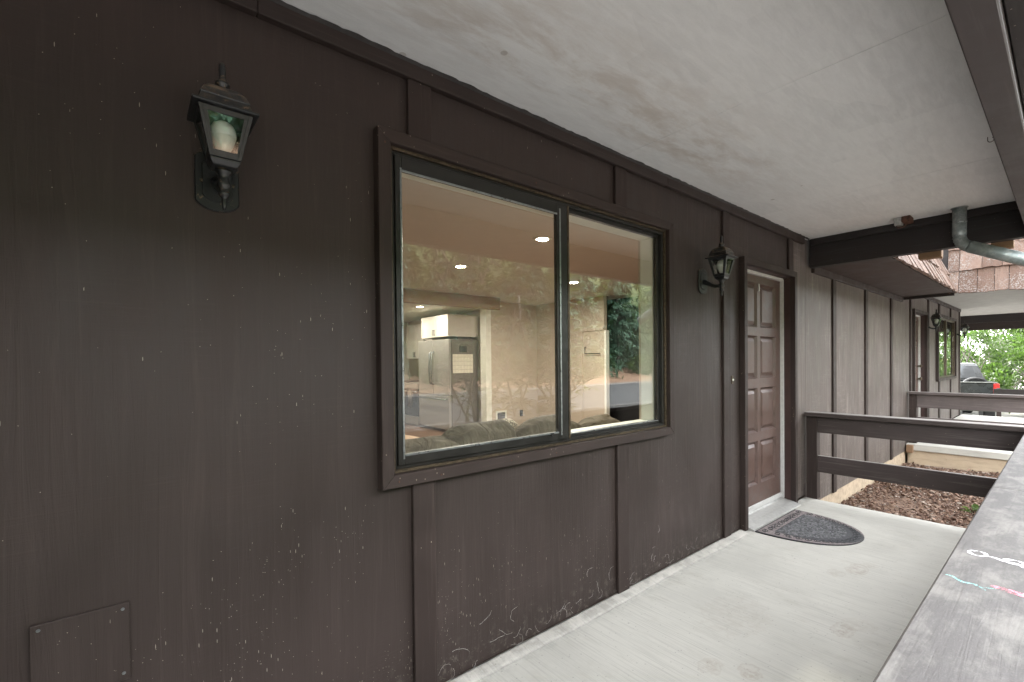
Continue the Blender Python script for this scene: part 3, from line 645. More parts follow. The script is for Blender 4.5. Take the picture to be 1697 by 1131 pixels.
# ================================================================== PARAPET AND RAILINGS
par = empty('porch_parapet', (2, -1.56, 0), 'solid dark brown porch parapet with wide weathered grey cap board chalked on top', 'parapet')
box('cap_board', 'cap', par, (-3, 2.62, -1.668, -1.475, .807, .847), .005); box('cap_board', 'cap', par, (2.6225, 5.22, -1.667, -1.4755, .807, .8465), .005)
for i in range(7):
    a = -3+i*1.174; box('siding_panel', 'siding', par, (a, a+1.171, -1.508, -1.492, .002, .8065), .001); box('siding_panel', 'siding', par, (a, a+1.171, -1.634, -1.62, -.1, .8065), .001)
box('frame', 'trim_x', par, (-3, 5.2, -1.618, -1.51, .002, .80), 0)
def ribbon(pts, wd, name, mat, z=.8476):
    mb = MB(); L_, R_ = [], []
    for i, p in enumerate(pts):
        a = Vector(pts[max(i-1, 0)]); b = Vector(pts[min(i+1, len(pts)-1)]); d = (b-a).normalized(); n_ = Vector((-d.y, d.x)); h = wd*(.35+.65*min(1, min(i, len(pts)-1-i)/2))*random.uniform(.8, 1.15)/2
        L_.append((p[0]+n_.x*h, p[1]+n_.y*h, z)); R_.append((p[0]-n_.x*h, p[1]-n_.y*h, z))
    k = len(pts); mb.add(L_+R_, [(i, i+1, k+i+1, k+i) for i in range(k-1)]); return mb.build(name, mat, par)
import_t = np.linspace(0, 2*math.pi, 22)
ribbon([(1.698+.020*math.cos(t), -1.522+.016*math.sin(t)) for t in import_t], .0085, 'chalk_mark', 'chalk_white')
ribbon([(1.69-.012*i/8+.004*math.sin(i), -1.538-.062*i/8) for i in range(9)], .010, 'chalk_mark', 'chalk_white', .8479)
ribbon([(1.690+.016*math.cos(t), -1.588+.017*math.sin(t)) for t in import_t], .010, 'chalk_mark', 'chalk_white', .8482)
ribbon([(1.672+.022*math.cos(t), -1.622+.02*math.sin(t)) for t in import_t], .010, 'chalk_mark', 'chalk_white', .8485)
ribbon([(1.475-.03*i/12+.006*math.sin(i*.9), -1.488-.07*i/12) for i in range(13)], .0065, 'chalk_mark', 'chalk_cyan')
ribbon([(1.452+.012*i/6, -1.552-.02*i/6) for i in range(7)], .005, 'chalk_mark', 'chalk_cyan', .848)
ribbon([(1.478-.012*i/8, -1.562-.07*i/8) for i in range(9)], .024, 'chalk_mark', 'chalk_pink', .8478)
def railing(x, label, grey, ztop=.845, ap=.195, mid=True, yend=-1.474, grp='porch end railings'):
    r = empty('porch_railing', (x, -.7, 0), label, 'railing', grp); rm = 'rail_grey' if grey else 'rail_y'
    box('top_rail', rm, r, (x-.05, x+.09, yend, -.022, ztop-.04, ztop), .004)
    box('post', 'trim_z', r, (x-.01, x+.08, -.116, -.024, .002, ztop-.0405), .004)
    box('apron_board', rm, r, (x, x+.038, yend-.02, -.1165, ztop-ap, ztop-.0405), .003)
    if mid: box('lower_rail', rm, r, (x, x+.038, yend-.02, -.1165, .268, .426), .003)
    return r
railing(5.10, 'dark brown wooden railing at the end of the near porch by the doormat', False)
railing(9.62, 'faded grey wooden railing on the far concrete slab beyond the mulch bed', True, .825, .25)
r3 = empty('low_fence', (17.72, -.7, 0), 'low dark board fence beyond the far porch below the green shrubs', 'fence')
box('board', 'dark_y', r3, (17.74, 17.78, -4.5, -.36, .37, .52), .003)
for y in (-.45, -1.9, -3.4): box('post', 'trim_z', r3, (17.785, 17.87, y-.05, y+.04, -.6, .54), .003)
# ================================================================== WALL LANTERNS
def make_lantern():
    t = empty('wall_lantern', (0, 0, 0)); cy = -.143
    pl = [(-.058, -.06), (-.045, -.073), (-.028, -.082), (0, -.086), (.028, -.082), (.045, -.073), (.058, -.06), (.058, .075), (.04, .09), (0, .096), (-.04, .09), (-.058, .075)]
    bp = MB().prism_xz(pl, -.012, -.0005).build('back_plate', 'iron_dusty', t, .003)
    MB().prism_xz([(x*.7, z*.7) for x, z in pl], -.018, -.0125).build('plate_boss', 'iron', bp, .003)
    for x in (-.04, .04): MB().lathe([(0, 0), (.006, 0), (.005, .005), (0, .006)], n=8).build('screw', 'alu_brown', bp).matrix_local = Matrix.Translation((x, -.0125, .0)) @ Matrix.Rotation(R(90), 4, 'X')
    MB().tube([(0, -.014, .0), (0, -.04, -.012), (0, -.07, -.03), (0, -.1, -.042), (0, -.125, -.042), (0, -.143, -.036)], [.02, .016, .013, .012, .012, .013], 10).build('arm', 'iron', t, smooth=True)
    MB().lathe([(0, -.118), (.004, -.117), (.007, -.105), (.008, -.09), (.006, -.084), (.014, -.076), (.016, -.07), (.012, -.062), (.010, -.058), (.017, -.05), (.018, -.042), (.013, -.03), (.015, -.018), (.02, -.012), (.022, -.004), (0, -.003)], (0, cy, 0), 14).build('stem', 'iron_dusty', t, smooth=True)
    cage = MB().square([(.022, -.0035), (.03, .0), (.036, .012), (.037, .018), (0.034, .0185)], (0, cy, 0)).build('cage', 'iron', t, .0015)
    zb, zt, hb, ht = .019, .142, .037, .064
    for sx in (-1, 1):
        for sy in (-1, 1):
            r = []
            for z, h in ((zb, hb), (zt, ht)):
                cx, cyy = sx*(h-.004), cy+sy*(h-.004); r.append([(cx-.005, cyy-.005, z), (cx+.005, cyy-.005, z), (cx+.005, cyy+.005, z), (cx-.005, cyy+.005, z)])
            MB().loft(r).build('corner_bar', 'iron', cage, .001)
    for k in range(4):
        rot = Matrix.Translation((0, cy, 0)) @ Matrix.Rotation(k*math.pi/2, 4, 'Z') @ Matrix.Translation((0, -cy, 0))
        def P(x, o, z):
            h = hb+(ht-hb)*(z-zb)/(zt-zb); v = rot @ Vector((x*h, cy-h+o, z)); return tuple(v)
        def bar(za, zc, xa, xc):
            r = [[P(xa, .0, za), P(xc, .0, za), P(xc, .008, za), P(xa, .008, za)], [P(xa, 0, zc), P(xc, 0, zc), P(xc, .008, zc), P(xa, .008, zc)]]
            return MB().loft(r)
        bar(zb+.0005, zb+.017, -.86, .86).build('glazing_bar', 'iron', cage); bar(zt-.013, zt-.0005, -.86, .86).build('glazing_bar', 'iron', cage)
        bar(zb+.0175, zt-.0135, -.85, -.70).build('glazing_bar', 'iron', cage); bar(zb+.0175, zt-.0135, .70, .85).build('glazing_bar', 'iron', cage)
        r = [[P(-.7, .003, zb+.0175), P(.7, .003, zb+.0175), P(.7, .005, zb+.0175), P(-.7, .005, zb+.0175)], [P(-.7, .003, zt-.0135), P(.7, .003, zt-.0135), P(.7, .005, zt-.0135), P(-.7, .005, zt-.0135)]]
        MB().loft(r).build('glass_pane', 'glass_lantern', cage)
    roof = MB().square([(.0, .1425), (.074, .1425), (.079, .145), (.079, .151), (.072, .154), (.064, .156), (.058, .175), (.060, .179), (.057, .182), (.050, .198), (.038, .212), (.022, .221), (.013, .224), (0, .2245)], (0, cy, 0)).build('roof_cap', 'iron_dusty', t, .0012)
    MB().lathe([(.0, .2246), (.014, .225), (.012, .232), (.018, .236), (.0185, .242), (.012, .246), (.008, .25), (.0075, .262), (.009, .275), (.0085, .29), (.005, .30), (0, .303)], (0, cy, 0), 12).build('finial', 'iron_dusty', roof, smooth=True)
    MB().lathe([(0, .019), (.013, .019), (.013, .045), (.011, .047), (0, .047)], (0, cy, 0), 12).build('socket', 'bulb_neck', t, smooth=False)
    b = MB().lathe([(0, .0475), (.015, .0475), (.019, .055), (.027, .074), (.0315, .088), (.0316, .0885)], (0, cy, 0), 16).build('bulb', 'bulb_neck', t, smooth=True)
    MB().lathe([(.0316, .0886), (.033, .098), (.0315, .111), (.025, .124), (.013, .132), (0, .134)], (0, cy, 0), 16).build('globe', 'bulb', b, smooth=True)
    return t
lan = make_lantern()
LL = [((.204, 0, 1.918), 'black lantern with pale bulb on the dark wall left of the window'), ((3.14, 0, 1.918), 'black lantern on the wall between the window and the front door'),
      ((11.10, 0, 1.93), 'black lantern beside the far door on the far porch'), ((14.55, 0, 1.90), 'farthest black lantern at the outer corner of the far porch wall')]
for i, (loc, lab) in enumerate(LL):
    o = lan if i == 0 else copy_tree(lan); o.location = loc; tag(o, lab, 'lantern', 'porch wall lanterns')

# ================================================================== SMALL PORCH THINGS
bell = empty('doorbell', (3.589, -.001, 1.206), 'small brass doorbell button beside the front door', 'doorbell')
box('bell_plate', 'alu_brown', bell, (3.576, 3.602, -.008, -.0008, 1.175, 1.238), .002)
MB().lathe([(0, 0), (.008, 0), (.008, .004), (.005, .007), (0, .008)], n=12).build('button', 'bulb', bell).matrix_local = Matrix.Translation((0, -.0072, .0)) @ Matrix.Rotation(R(90), 4, 'X')
# downspout
ds = empty('downspout', (5.0, -1.1, 2.5), 'galvanised round downspout with crimped elbow below the porch ceiling', 'downspout')
px = 5.06
path = [(px, -1.113, H-.002), (px, -1.113, 2.33)]; rad = [.043, .043]
for k in range(13):
    a = R(62)*k/12; path.append((px, -1.113-.10*(1-math.cos(a)), 2.32-.10*math.sin(a))); rad.append(.043 if k % 2 else .0385)
d_ = Vector((0, -math.sin(R(62)), -math.cos(R(62))))
e0 = Vector(path[-1]); elbow = MB().tube(path, rad, 20).build('elbow_pipe', 'galv', ds, smooth=True)
MB().tube([e0+d_*.0, e0+d_*.01, e0+d_*.75], [.043, .046, .046], 20).build('lower_pipe', 'galv', ds, smooth=True)
MB().tube([(px, -1.113, 2.425), (px, -1.113, 2.435)], [.0445, .0445], 20).build('seam_band', 'alu_bright', ds, smooth=True)
MB().prism([(px+.052*math.cos(t), -1.113+.052*math.sin(t)) for t in np.linspace(0, 2*math.pi, 19)[:-1]], H-.006, H-.0006).build('ceiling_collar', 'galv', ds)
jb = empty('junction_box', (5.03, -.745, 2.5), 'small rusty metal bracket box hanging at the ceiling near the cross beam', 'bracket')
box('box_shell', 'steel_box', jb, (4.99, 5.06, -.77, -.72, 2.485, H-.0008), .002)
box('rusty_plate', 'rust', jb, (4.975, 5.10, -.83, -.7705, 2.50, H-.0008), .004); MB().tube([(5.04, -.80, 2.499), (5.03, -.78, 2.47), (5.02, -.745, 2.465), (5.02, -.73, 2.484)], .005, 6).build('rusty_bolt', 'rust', jb)
hp = [(3.57, -1.388, H), (3.57, -1.388, H-.018)]+[(3.57, -1.388-.012+.012*math.cos(t), H-.018-.012*math.sin(t)) for t in np.linspace(.2, 4.2, 9)]
tag(MB().tube(hp, .0018, 6).build('ceiling_hook', 'rust'), 'tiny screw hook in the ceiling beside the eave beam', 'hook')
# cobwebs along the foot of the wall
mb = MB()
webs = [(1.02, .16, 1), (1.18, .11, 1), (1.36, .2, 2), (1.5, .12, 1), (1.66, .1, 1), (1.86, .16, 2), (2.1, .1, 1), (2.32, .09, 1), (2.55, .17, 2), (2.72, .08, 1), (3.0, .1, 1)]
for wx, wz, wk in webs:
    for k in range(3*wk):
        x = wx+random.gauss(0, .07); z0 = abs(random.gauss(0, .5))*wz+.016; an = random.uniform(-.9, 3.6); L_ = random.uniform(.03, .11); p = []
        cu = random.uniform(-3, 3)
        for i in range(9):
            an += cu*.12+random.gauss(0, .22); p.append((x, -.0045-.003*random.random(), max(z0, .016))); x += math.cos(an)*L_/8; z0 += math.sin(an)*L_/8
        mb.tube(p, [random.uniform(.0002, .0005)*(1.0 if i % 3 else 1.8) for i in range(9)], 3)
tag(mb.build('cobwebs', 'web'), 'fine grey cobweb strands along the foot of the dark wall', 'cobweb', kind='stuff')
# doormat
dm = empty('doormat', (4.19, -.09, 0), 'half round rubber doormat with dark pebbled centre and faded scroll border', 'doormat')
mx, my, ma, mbb = 4.17, -.095, .41, .60
def half(s, inset=0, n=40):
    a, b = (ma-inset)*s, (mbb-inset)*s; return [(mx-a, my-inset)]+[(mx-a*math.cos(t), my-inset-b*math.sin(t)**.8) for t in np.linspace(0, math.pi, n)[1:-1]]+[(mx+a, my-inset)]
MB().prism(half(1), .0005, .009).build('base', 'mat_rim', dm, .002)
MB().prism(half(1, .014), .0092, .0105).build('border', 'mat_motif', dm)
MB().prism(half(1, .105), .0107, .0118).build('centre', 'mat_rubber', dm)
mb = MB(); c = 0
inn = half(1, .018, 46); tt = np.linspace(.02, math.pi-.02, 26)
def scroll(x, y, r, a0):
    for q in range(2):
        a = a0+q*math.pi; pts = [(x+r*(.25+.75*k/7)*math.cos(a+3.6*k/7), y+r*(.25+.75*k/7)*math.sin(a+3.6*k/7), .0115) for k in range(8)]
        mb.tube(pts, [.003]*8, 4)
for t in tt: scroll(mx-(ma-.062)*math.cos(t), my-.03-(mbb-.075)*math.sin(t)**.8, .030, t*3)
for x in np.linspace(mx-ma+.14, mx+ma-.14, 11): scroll(x, my-.062, .03, x*9)
tag(mb.build('scroll_motif', 'mat_rim', dm), kind='stuff')
mb = MB()
for k in range(900):
    a, r = random.uniform(0, math.pi), math.sqrt(random.random()); x = mx-(ma-.118)*r*math.cos(a); y = my-.118-(mbb-.225)*r*math.sin(a)
    s_ = random.uniform(.006, .013); an = random.random()*3
    mb.loft([[(x+s_*q*math.cos(an+j*math.pi/2.5), y+s_*q*.75*math.sin(an+j*math.pi/2.5), z) for j in range(5)] for q, z in ((1, .0116), (.9, .014), (.45, .0155))])
tag(mb.build('pebble_tread', 'mat_pebble', dm), kind='stuff')
# mulch chips and a small plant in the bed
n = 34000; P = np.stack([rng.uniform(5.12, 9.45, n), rng.uniform(-2.6, -.01, n), -.31+rng.uniform(0, .02, n)+.02*np.sin(rng.uniform(0, 6, n))], 1)
P[:, 2] += .035*np.sin(P[:, 0]*2.1)*np.sin(P[:, 1]*3.3)
u_ = unit(rng.normal(0, 1, (n, 3))*[1, 1, .35]); v_ = unit(np.cross(u_, rng.normal(0, 1, (n, 3)))); w_ = np.cross(u_, v_)
L_ = rng.gamma(2.4, .0075, n)[:, None]+.005; W_ = L_*rng.uniform(.25, .6, (n, 1)); T_ = L_*.14
cs = [P+sx*u_*L_+sy*v_*W_*(1-.25*sx)+sz*w_*T_ for sx in (-.5, .5) for sy in (-.5, .5) for sz in (-.5, .5)]
V = np.stack(cs, 1).reshape(-1, 3); b = np.arange(n)[:, None]*8
Fq = np.concatenate([b+[q] for q in ([0, 1, 3, 2], [4, 6, 7, 5], [0, 4, 5, 1], [2, 3, 7, 6], [0, 2, 6, 4], [1, 5, 7, 3])])
tag(link('bark_chips', np_mesh(V, Fq), 'chips'), 'loose reddish brown bark chips covering the bed between the porches', 'mulch', kind='stuff')
sp = empty('small_plant', (6.9, -1.03, -.31), 'small bright green leafy seedling in the bark mulch', 'plant')
pts = rng.normal(0, .02, (14, 3))+[6.9, -1.03, -.29]; dr = np.stack([rng.normal(0, 1, 14), rng.normal(0, 1, 14), rng.uniform(.2, .9, 14)], 1)
leaf_obj('leaves', 'shrub', sp, [leaves(pts, dr, rng.uniform(.08, .15, 14), rng.uniform(.04, .07, 14))]); MB().tube([(6.9, -1.03, -.33), (6.9, -1.03, -.28)], [.005, .003], 6).build('stem', 'bark', sp)

# ================================================================== INTERIOR THINGS
def downlight(x, y, z, watt, label):
    t = empty('ceiling_light', (x, y, z), label, 'ceiling light', 'lit recessed ceiling lights indoors')
    MB().lathe([(.055, -.001), (.085, -.001), (.088, -.006), (.06, -.009), (.055, -.006), (.055, -.001)], (x, y, z), 20, False).build('trim_ring', 'int_white', t, smooth=True)
    MB().lathe([(0, -.003), (.055, -.003), (.055, -.005), (0, -.006)], (x, y, z), 20).build('lens', 'lamp_on', t)
    l = bpy.data.lights.new('downlight', 'AREA'); l.shape = 'DISK'; l.size = .11; l.energy = watt; l.color = (1, .92, .82)
    o = bpy.data.objects.new('downlight_lamp', l); col.objects.link(o); o.location = (x, y, z-.02)
downlight(2.93, 1.43, CZ, 4.4, 'brightest recessed ceiling light seen high in the left window pane'); downlight(2.99, 2.9, CZ, 4.4, 'lower recessed ceiling light seen in the left window pane'); downlight(4.87, 2.84, CZ, 4.4, 'recessed ceiling light seen in the right window pane')
downlight(3.9, 5.62, 2.36, 1.05, 'recessed kitchen light above the cabinets over the fridge'); downlight(3.9, 6.55, 2.36, 1.05, 'farthest recessed kitchen light at the edge of the left pane')
# refrigerator facing -x, side towards the window
fx0, fx1, fy0, fy1 = 4.41, 5.06, 5.50, 6.66; ft = 1.80
fr = empty('refrigerator', (4.75, 5.97, FZ), 'stainless french door refrigerator with grey side seen through the window', 'refrigerator')
box('body', 'steel_side', fr, (fx0+.055, fx1, fy0, fy1, FZ+.02, ft), .006)
for a, b in [(fy0+.002, (fy0+fy1)/2-.003), ((fy0+fy1)/2+.003, fy1-.002)]: box('door', 'steel', fr, (fx0, fx0+.053, a, b, .76, ft-.004), .008)
box('freezer_drawer', 'steel', fr, (fx0, fx0+.053, fy0+.002, fy1-.002, FZ+.06, .752), .008)
for y in ((fy0+fy1)/2-.04, (fy0+fy1)/2+.04): MB().tube([(fx0, y, .95), (fx0-.05, y, .99), (fx0-.066, y, 1.25), (fx0-.05, y, 1.54), (fx0, y, 1.58)], .013, 8).build('handle', 'alu_bright', fr, smooth=True)
MB().tube([(fx0, fy0+.08, .69), (fx0-.05, fy0+.09, .69), (fx0-.055, (fy0+fy1)/2, .69), (fx0-.05, fy1-.09, .69), (fx0, fy1-.08, .69)], .013, 8).build('handle', 'alu_bright', fr, smooth=True)
for y in (fy0+.06, fy1-.06): box('foot', 'black_plastic', fr, (4.5, 4.56, y-.03, y+.03, FZ, FZ+.02), .002)
box('hinge_cover', 'black_plastic', fr, (4.62, 4.9, 5.52, 5.56, ft+.0005, ft+.03), .003)
cal = empty('wall_calendar', (4.76, 5.49, 1.35), 'paper wall calendar on the side of the refrigerator', 'calendar')
box('page', 'calendar', cal, (4.49, 4.94, 5.494, 5.4985, 1.17, 1.52), 0)
clip = tag(box('magnet_clip', 'black_plastic', None, (4.64, 4.80, 5.485, 5.4985, 1.56, 1.67), .004), 'small black magnetic holder above the calendar on the refrigerator', 'magnet')
def cabinet(name, x0, x1, y0, y1, z0, z1, nd, label, hz='low', top=None):
    t = empty(name, ((x0+x1)/2, (y0+y1)/2, z0), label, 'cabinet', 'white kitchen cabinets'); box('carcass', 'cabinet', t, (x0+.021, x1, y0, y1, z0, z1), .003)
    w_ = (y1-y0)/nd
    for k in range(nd):
        a, b = y0+k*w_+.002, y0+(k+1)*w_-.002
        d = frame_x('cabinet_door', t, x0, a, b, z0+.003, z1-.003)
        yh = b-.03 if k % 2 == 0 else a+.03
        zh = z0+.09 if hz == 'low' else z1-.09
        MB().tube([(x0, yh, zh-.05), (x0-.025, yh, zh-.045), (x0-.025, yh, zh+.045), (x0, yh, zh+.05)], .006, 6).build('handle', 'black_plastic', d)
    return t
def frame_x(name, parent, x0, a, b, z0, z1, fw=.055):
    mb = MB(); mb.box(x0+.008, x0+.02, a, b, z0, z1); mb.box(x0, x0+.0075, a, a+fw, z0, z1).box(x0, x0+.0075, b-fw, b, z0, z1).box(x0, x0+.0075, a+fw, b-fw, z0, z0+fw).box(x0, x0+.0075, a+fw, b-fw, z1-fw, z1)
    return mb.build(name, 'cabinet', parent)
cabinet('wall_cabinet', 4.40, 5.06, 5.50, 6.50, 1.845, 2.25, 2, 'white shaker cabinet mounted over the refrigerator')
cabinet('wall_cabinet', 4.75, 5.1, 6.69, 6.98, 1.70, 2.25, 1, 'narrow white wall cabinet next to the refrigerator')
cabinet('wall_cabinet', 4.72, 5.1, 7.0, 7.80, 1.46, 2.2, 2, 'white wall cabinet above the counter left of the refrigerator')
cabinet('base_cabinet', 4.45, 5.1, 7.56, 8.45, FZ, .93, 2, 'white base cabinet beyond the oven', 'high')
ct = tag(box('counter_top', 'counter', None, (4.42, 5.11, 7.565, 8.46, .931, .97), .003), 'dark kitchen counter top beyond the oven', 'counter')
rg = empty('oven_range', (4.75, 7.1, FZ), 'stainless oven range with towels on its handle', 'oven')
box('body', 'steel', rg, (4.45, 5.1, 6.69, 7.55, FZ, .95), .005); box('control_panel', 'steel', rg, (4.41, 4.449, 6.695, 7.545, .84, .95), .004)
box('oven_door', 'black_plastic', rg, (4.415, 4.449, 6.695, 7.545, .28, .83), .004); box('drawer', 'steel', rg, (4.415, 4.449, 6.695, 7.545, FZ+.03, .27), .004)
MB().tube([(4.415, 6.74, .78), (4.37, 6.75, .78), (4.37, 7.49, .78), (4.415, 7.5, .78)], .012, 8).build('handle', 'alu_bright', rg, smooth=True)
for y, lab in ((6.95, 'grey towel hanging on the oven handle nearest the refrigerator'), (7.25, 'grey towel hanging on the oven handle farther from the refrigerator')):
    mb = MB(); rr = []
    for i in range(9):
        yy = y-.09+.18*i/8; o = .006*math.sin(i*1.9); rr.append([(4.355+o, yy, .45), (4.352+o, yy, .79), (4.37, yy, .798), (4.386, yy, .79), (4.3845, yy, .5), (4.383, yy, .5), (4.3835, yy, .786), (4.37, yy, .793), (4.358+o, yy, .786), (4.361+o, yy, .45)])
    tag(mb.loft(rr).build('towel', 'towel', None, smooth=True), lab, 'towel', 'oven towels')
vt = empty('air_vent', (5.45, 5.19, .3), 'white framed return air vent low on the beige wall', 'air vent')
vx0, vx1, vz0, vz1 = 5.24, 5.49, .15, .44; mb = MB(); mb.box(vx0, vx1, 5.185, 5.1995, vz0, vz0+.03).box(vx0, vx1, 5.185, 5.1995, vz1-.03, vz1).box(vx0, vx0+.03, 5.185, 5.1995, vz0+.03, vz1-.03).box(vx1-.03, vx1, 5.185, 5.1995, vz0+.03, vz1-.03).build('vent_frame', 'int_white', vt)
box('backing', 'black_plastic', vt, (vx0+.0301, vx1-.0301, 5.196, 5.1993, vz0+.03, vz1-.03), 0)
for k in range(7): box('louver', 'steel_side', vt, (vx0+.031, vx1-.031, 5.188, 5.1955, vz0+.04+k*.033, vz0+.052+k*.033), 0)
ol = tag(box('wall_outlet', 'black_plastic', None, (5.83, 5.90, 5.18, 5.1995, .30, .42), .004), 'small dark wall outlet beside the air vent', 'outlet')
bar = empty('towel_bar', (6.28, 3.7, 1.4), 'thin black bar fixed to the pale hall door', 'bar'); MB().tube([(6.279, 3.87, 1.62), (6.25, 3.87, 1.62), (6.25, 3.87, 1.5), (6.25, 3.52, 1.5)], .008, 6).build('rod', 'black_plastic', bar)
# sofa below the window
sf = empty('sofa', (1.9, .62, FZ), 'taupe velour sofa backed against the window', 'sofa')
def puff(name, mat, parent, c, s, rot=(0, 0, 0), p=2.6, n=20, m_=14, wob=.02, seed=0):
    r_ = np.random.default_rng(seed); ph = r_.uniform(0, 6, 6); mb = MB(); rings = []
    Rm = Matrix.Rotation(rot[2], 3, 'Z') @ Matrix.Rotation(rot[1], 3, 'Y') @ Matrix.Rotation(rot[0], 3, 'X')
    sg = lambda v, e: math.copysign(abs(v)**e, v)
    for i in range(1, m_):
        a = -math.pi/2+math.pi*i/m_; ring = []
        for j in range(n):
            b = 2*math.pi*j/n; e = 2/p
            x = sg(math.cos(a), e*.9)*sg(math.cos(b), e); y = sg(math.cos(a), e*.9)*sg(math.sin(b), e); z = sg(math.sin(a), .95)
            k = 1+wob*(math.sin(3*b+ph[0]+2*a)+math.sin(5*b+ph[1]-3*a)*.7)
            v = Rm @ Vector((x*s[0]*k, y*s[1]*k, z*s[2]*k+ wob*s[2]*math.sin(4*x+ph[2])*2)); ring.append((c[0]+v.x, c[1]+v.y, c[2]+v.z))
        rings.append(ring)
    return mb.loft(rings).build(name, mat, parent, smooth=True)
MB().box(.5, 3.3, .22, 1.12, FZ+.08, .38).build('base', 'sofa', sf, .03, seg=2); 
for x in (.6, 3.2):
    for y in (.3, 1.05): box('leg', 'black_plastic', sf, (x-.03, x+.03, y-.03, y+.03, FZ, FZ+.08), .002)
for x in (.95, 1.9, 2.85): puff('seat_cushion', 'sofa', sf, (x, .75, .47), (.47, .38, .11), p=5, seed=int(x*10))
MB().box(.5, 3.3, .2, .40, .38, .86).build('back', 'sofa', sf, .06, seg=3)
for x in (.42, 3.38): puff('arm', 'sofa', sf, (x, .66, .44), (.11, .46, .24), p=5, seed=4)
PW = [((1.02, .42, .83), (.36, .12, .15), (.35, 0, 0), 'sofa', 'large taupe back cushion at the left corner of the window', 3), ((1.47, .44, .86), (.27, .10, .17), (.4, -.14, .02), 'sofa', 'taupe cushion peaking against the left pane', 5),
      ((2.02, .44, .86), (.30, .10, .155), (.4, .03, 0), 'sofa', 'taupe cushion crossing behind the window mullion', 8), ((2.55, .46, .83), (.24, .10, .14), (.4, .1, 0), 'sofa', 'taupe cushion low in the right pane', 12)]
for c, s_, r_, mt, lab, sd in PW: tag(puff('cushion', mt, None, c, s_, r_, 3.2, 26, 18, .035, sd), lab, 'cushion', 'cushions on the sofa')
tag(puff('cushion', 'pattern', None, (1.83, .62, .86), (.14, .06, .13), (.3, .5, .1), 3, seed=9), 'patterned cushion peeking above the taupe cushions at mid window', 'cushion', 'cushions on the sofa')
tag(puff('cushion', 'pattern', None, (2.28, .62, .85), (.14, .06, .13), (.3, -.5, .1), 3, seed=10), 'patterned cushion tip just left of the mullion', 'cushion', 'cushions on the sofa')
tag(puff('lit_cushion', 'lit_cushion', None, (1.15, .85, .80), (.45, .2, .12), (0, .05, .1), 2.4, 28, 16, .06, 6), 'cushion with lamplight in its tan colour behind the others at the lower left of the window', 'lit_cushion')
# ================================================================== VEGETATION
def limb(mb, p0, p1, r0, r1, k=5, wob=.08):
    p0, p1 = Vector(p0), Vector(p1); L_ = (p1-p0).length; pts = [p0+(p1-p0)*i/k+Vector((random.uniform(-1, 1), random.uniform(-1, 1), random.uniform(-.5, .5)))*wob*L_*(0 if i in (0, k) else 1) for i in range(k+1)]
    mb.tube(pts, [r0+(r1-r0)*i/k for i in range(k+1)], 6); return pts
def rhododendron(base, tips, label, name='rhododendron', wh=9, leafL=.14, trunk_r=.05, group=None, bark='bark', nq=26, spread=.3):
    """trunk, crooked limbs, whorls of long leaves at the twig ends"""
    t = empty(name, base, label, 'shrub', group); mb = MB(); b = Vector(base); ends = []
    fork = b+Vector((.1, .1, .75)); limb(mb, b, fork, trunk_r, trunk_r*.8)
    for tip in tips:
        pts = limb(mb, fork, tip, trunk_r*.5, .012, 6, .07)
        for q in range(nq):
            s_ = pts[random.randint(2, 6)]; e = s_+Vector((random.gauss(0, spread), random.gauss(0, spread*.87), random.gauss(.02, spread*.87))); limb(mb, s_, e, .008, .004, 3, .12); ends.append(e)
    mb.build('trunk', bark, t, smooth=True)
    P, D = [], []
    for e in ends:
        ax = unit(np.array([[random.gauss(0, .5), random.gauss(0, .5), 1.0]]))[0]
        for k in range(wh):
            an = 2*math.pi*k/wh+random.random(); d = np.array([math.cos(an), math.sin(an), random.uniform(-.45, .35)])+ax*.25; P.append(np.array(e)+d*.012); D.append(d)
    P, D = np.array(P), np.array(D); n = len(P)
    leaf_obj('crown', 'rhodo', t, [leaves(P, D, leafL*rng.uniform(.7, 1.25, n), leafL*.32*rng.uniform(.8, 1.2, n))])
    return t
rhododendron((4.2, -4.6, -.6), [(2.9, -3.4, 2.6), (3.4, -3.6, 2.2), (3.9, -3.5, 2.8), (3.2, -4.0, 3.2), (4.6, -3.8, 2.4), (4.2, -4.3, 3.1), (3.3, -3.3, 1.8), (2.9, -3.7, 1.9)], 'large leaved rhododendron reflected in the left window pane')
rhododendron((4.3, -3.1, -.6), [(4.1, -2.2, 1.9), (4.5, -2.35, 1.45), (3.75, -2.25, 1.5), (4.3, -2.5, 2.2), (4.95, -2.6, 1.7), (3.3, -2.45, 1.25), (3.1, -2.6, 1.75), (3.7, -2.7, 2.2)], 'rhododendron with bare pale branches reflected in the right window pane', leafL=.165, bark='bark_pale', nq=13, spread=.2, trunk_r=.04)
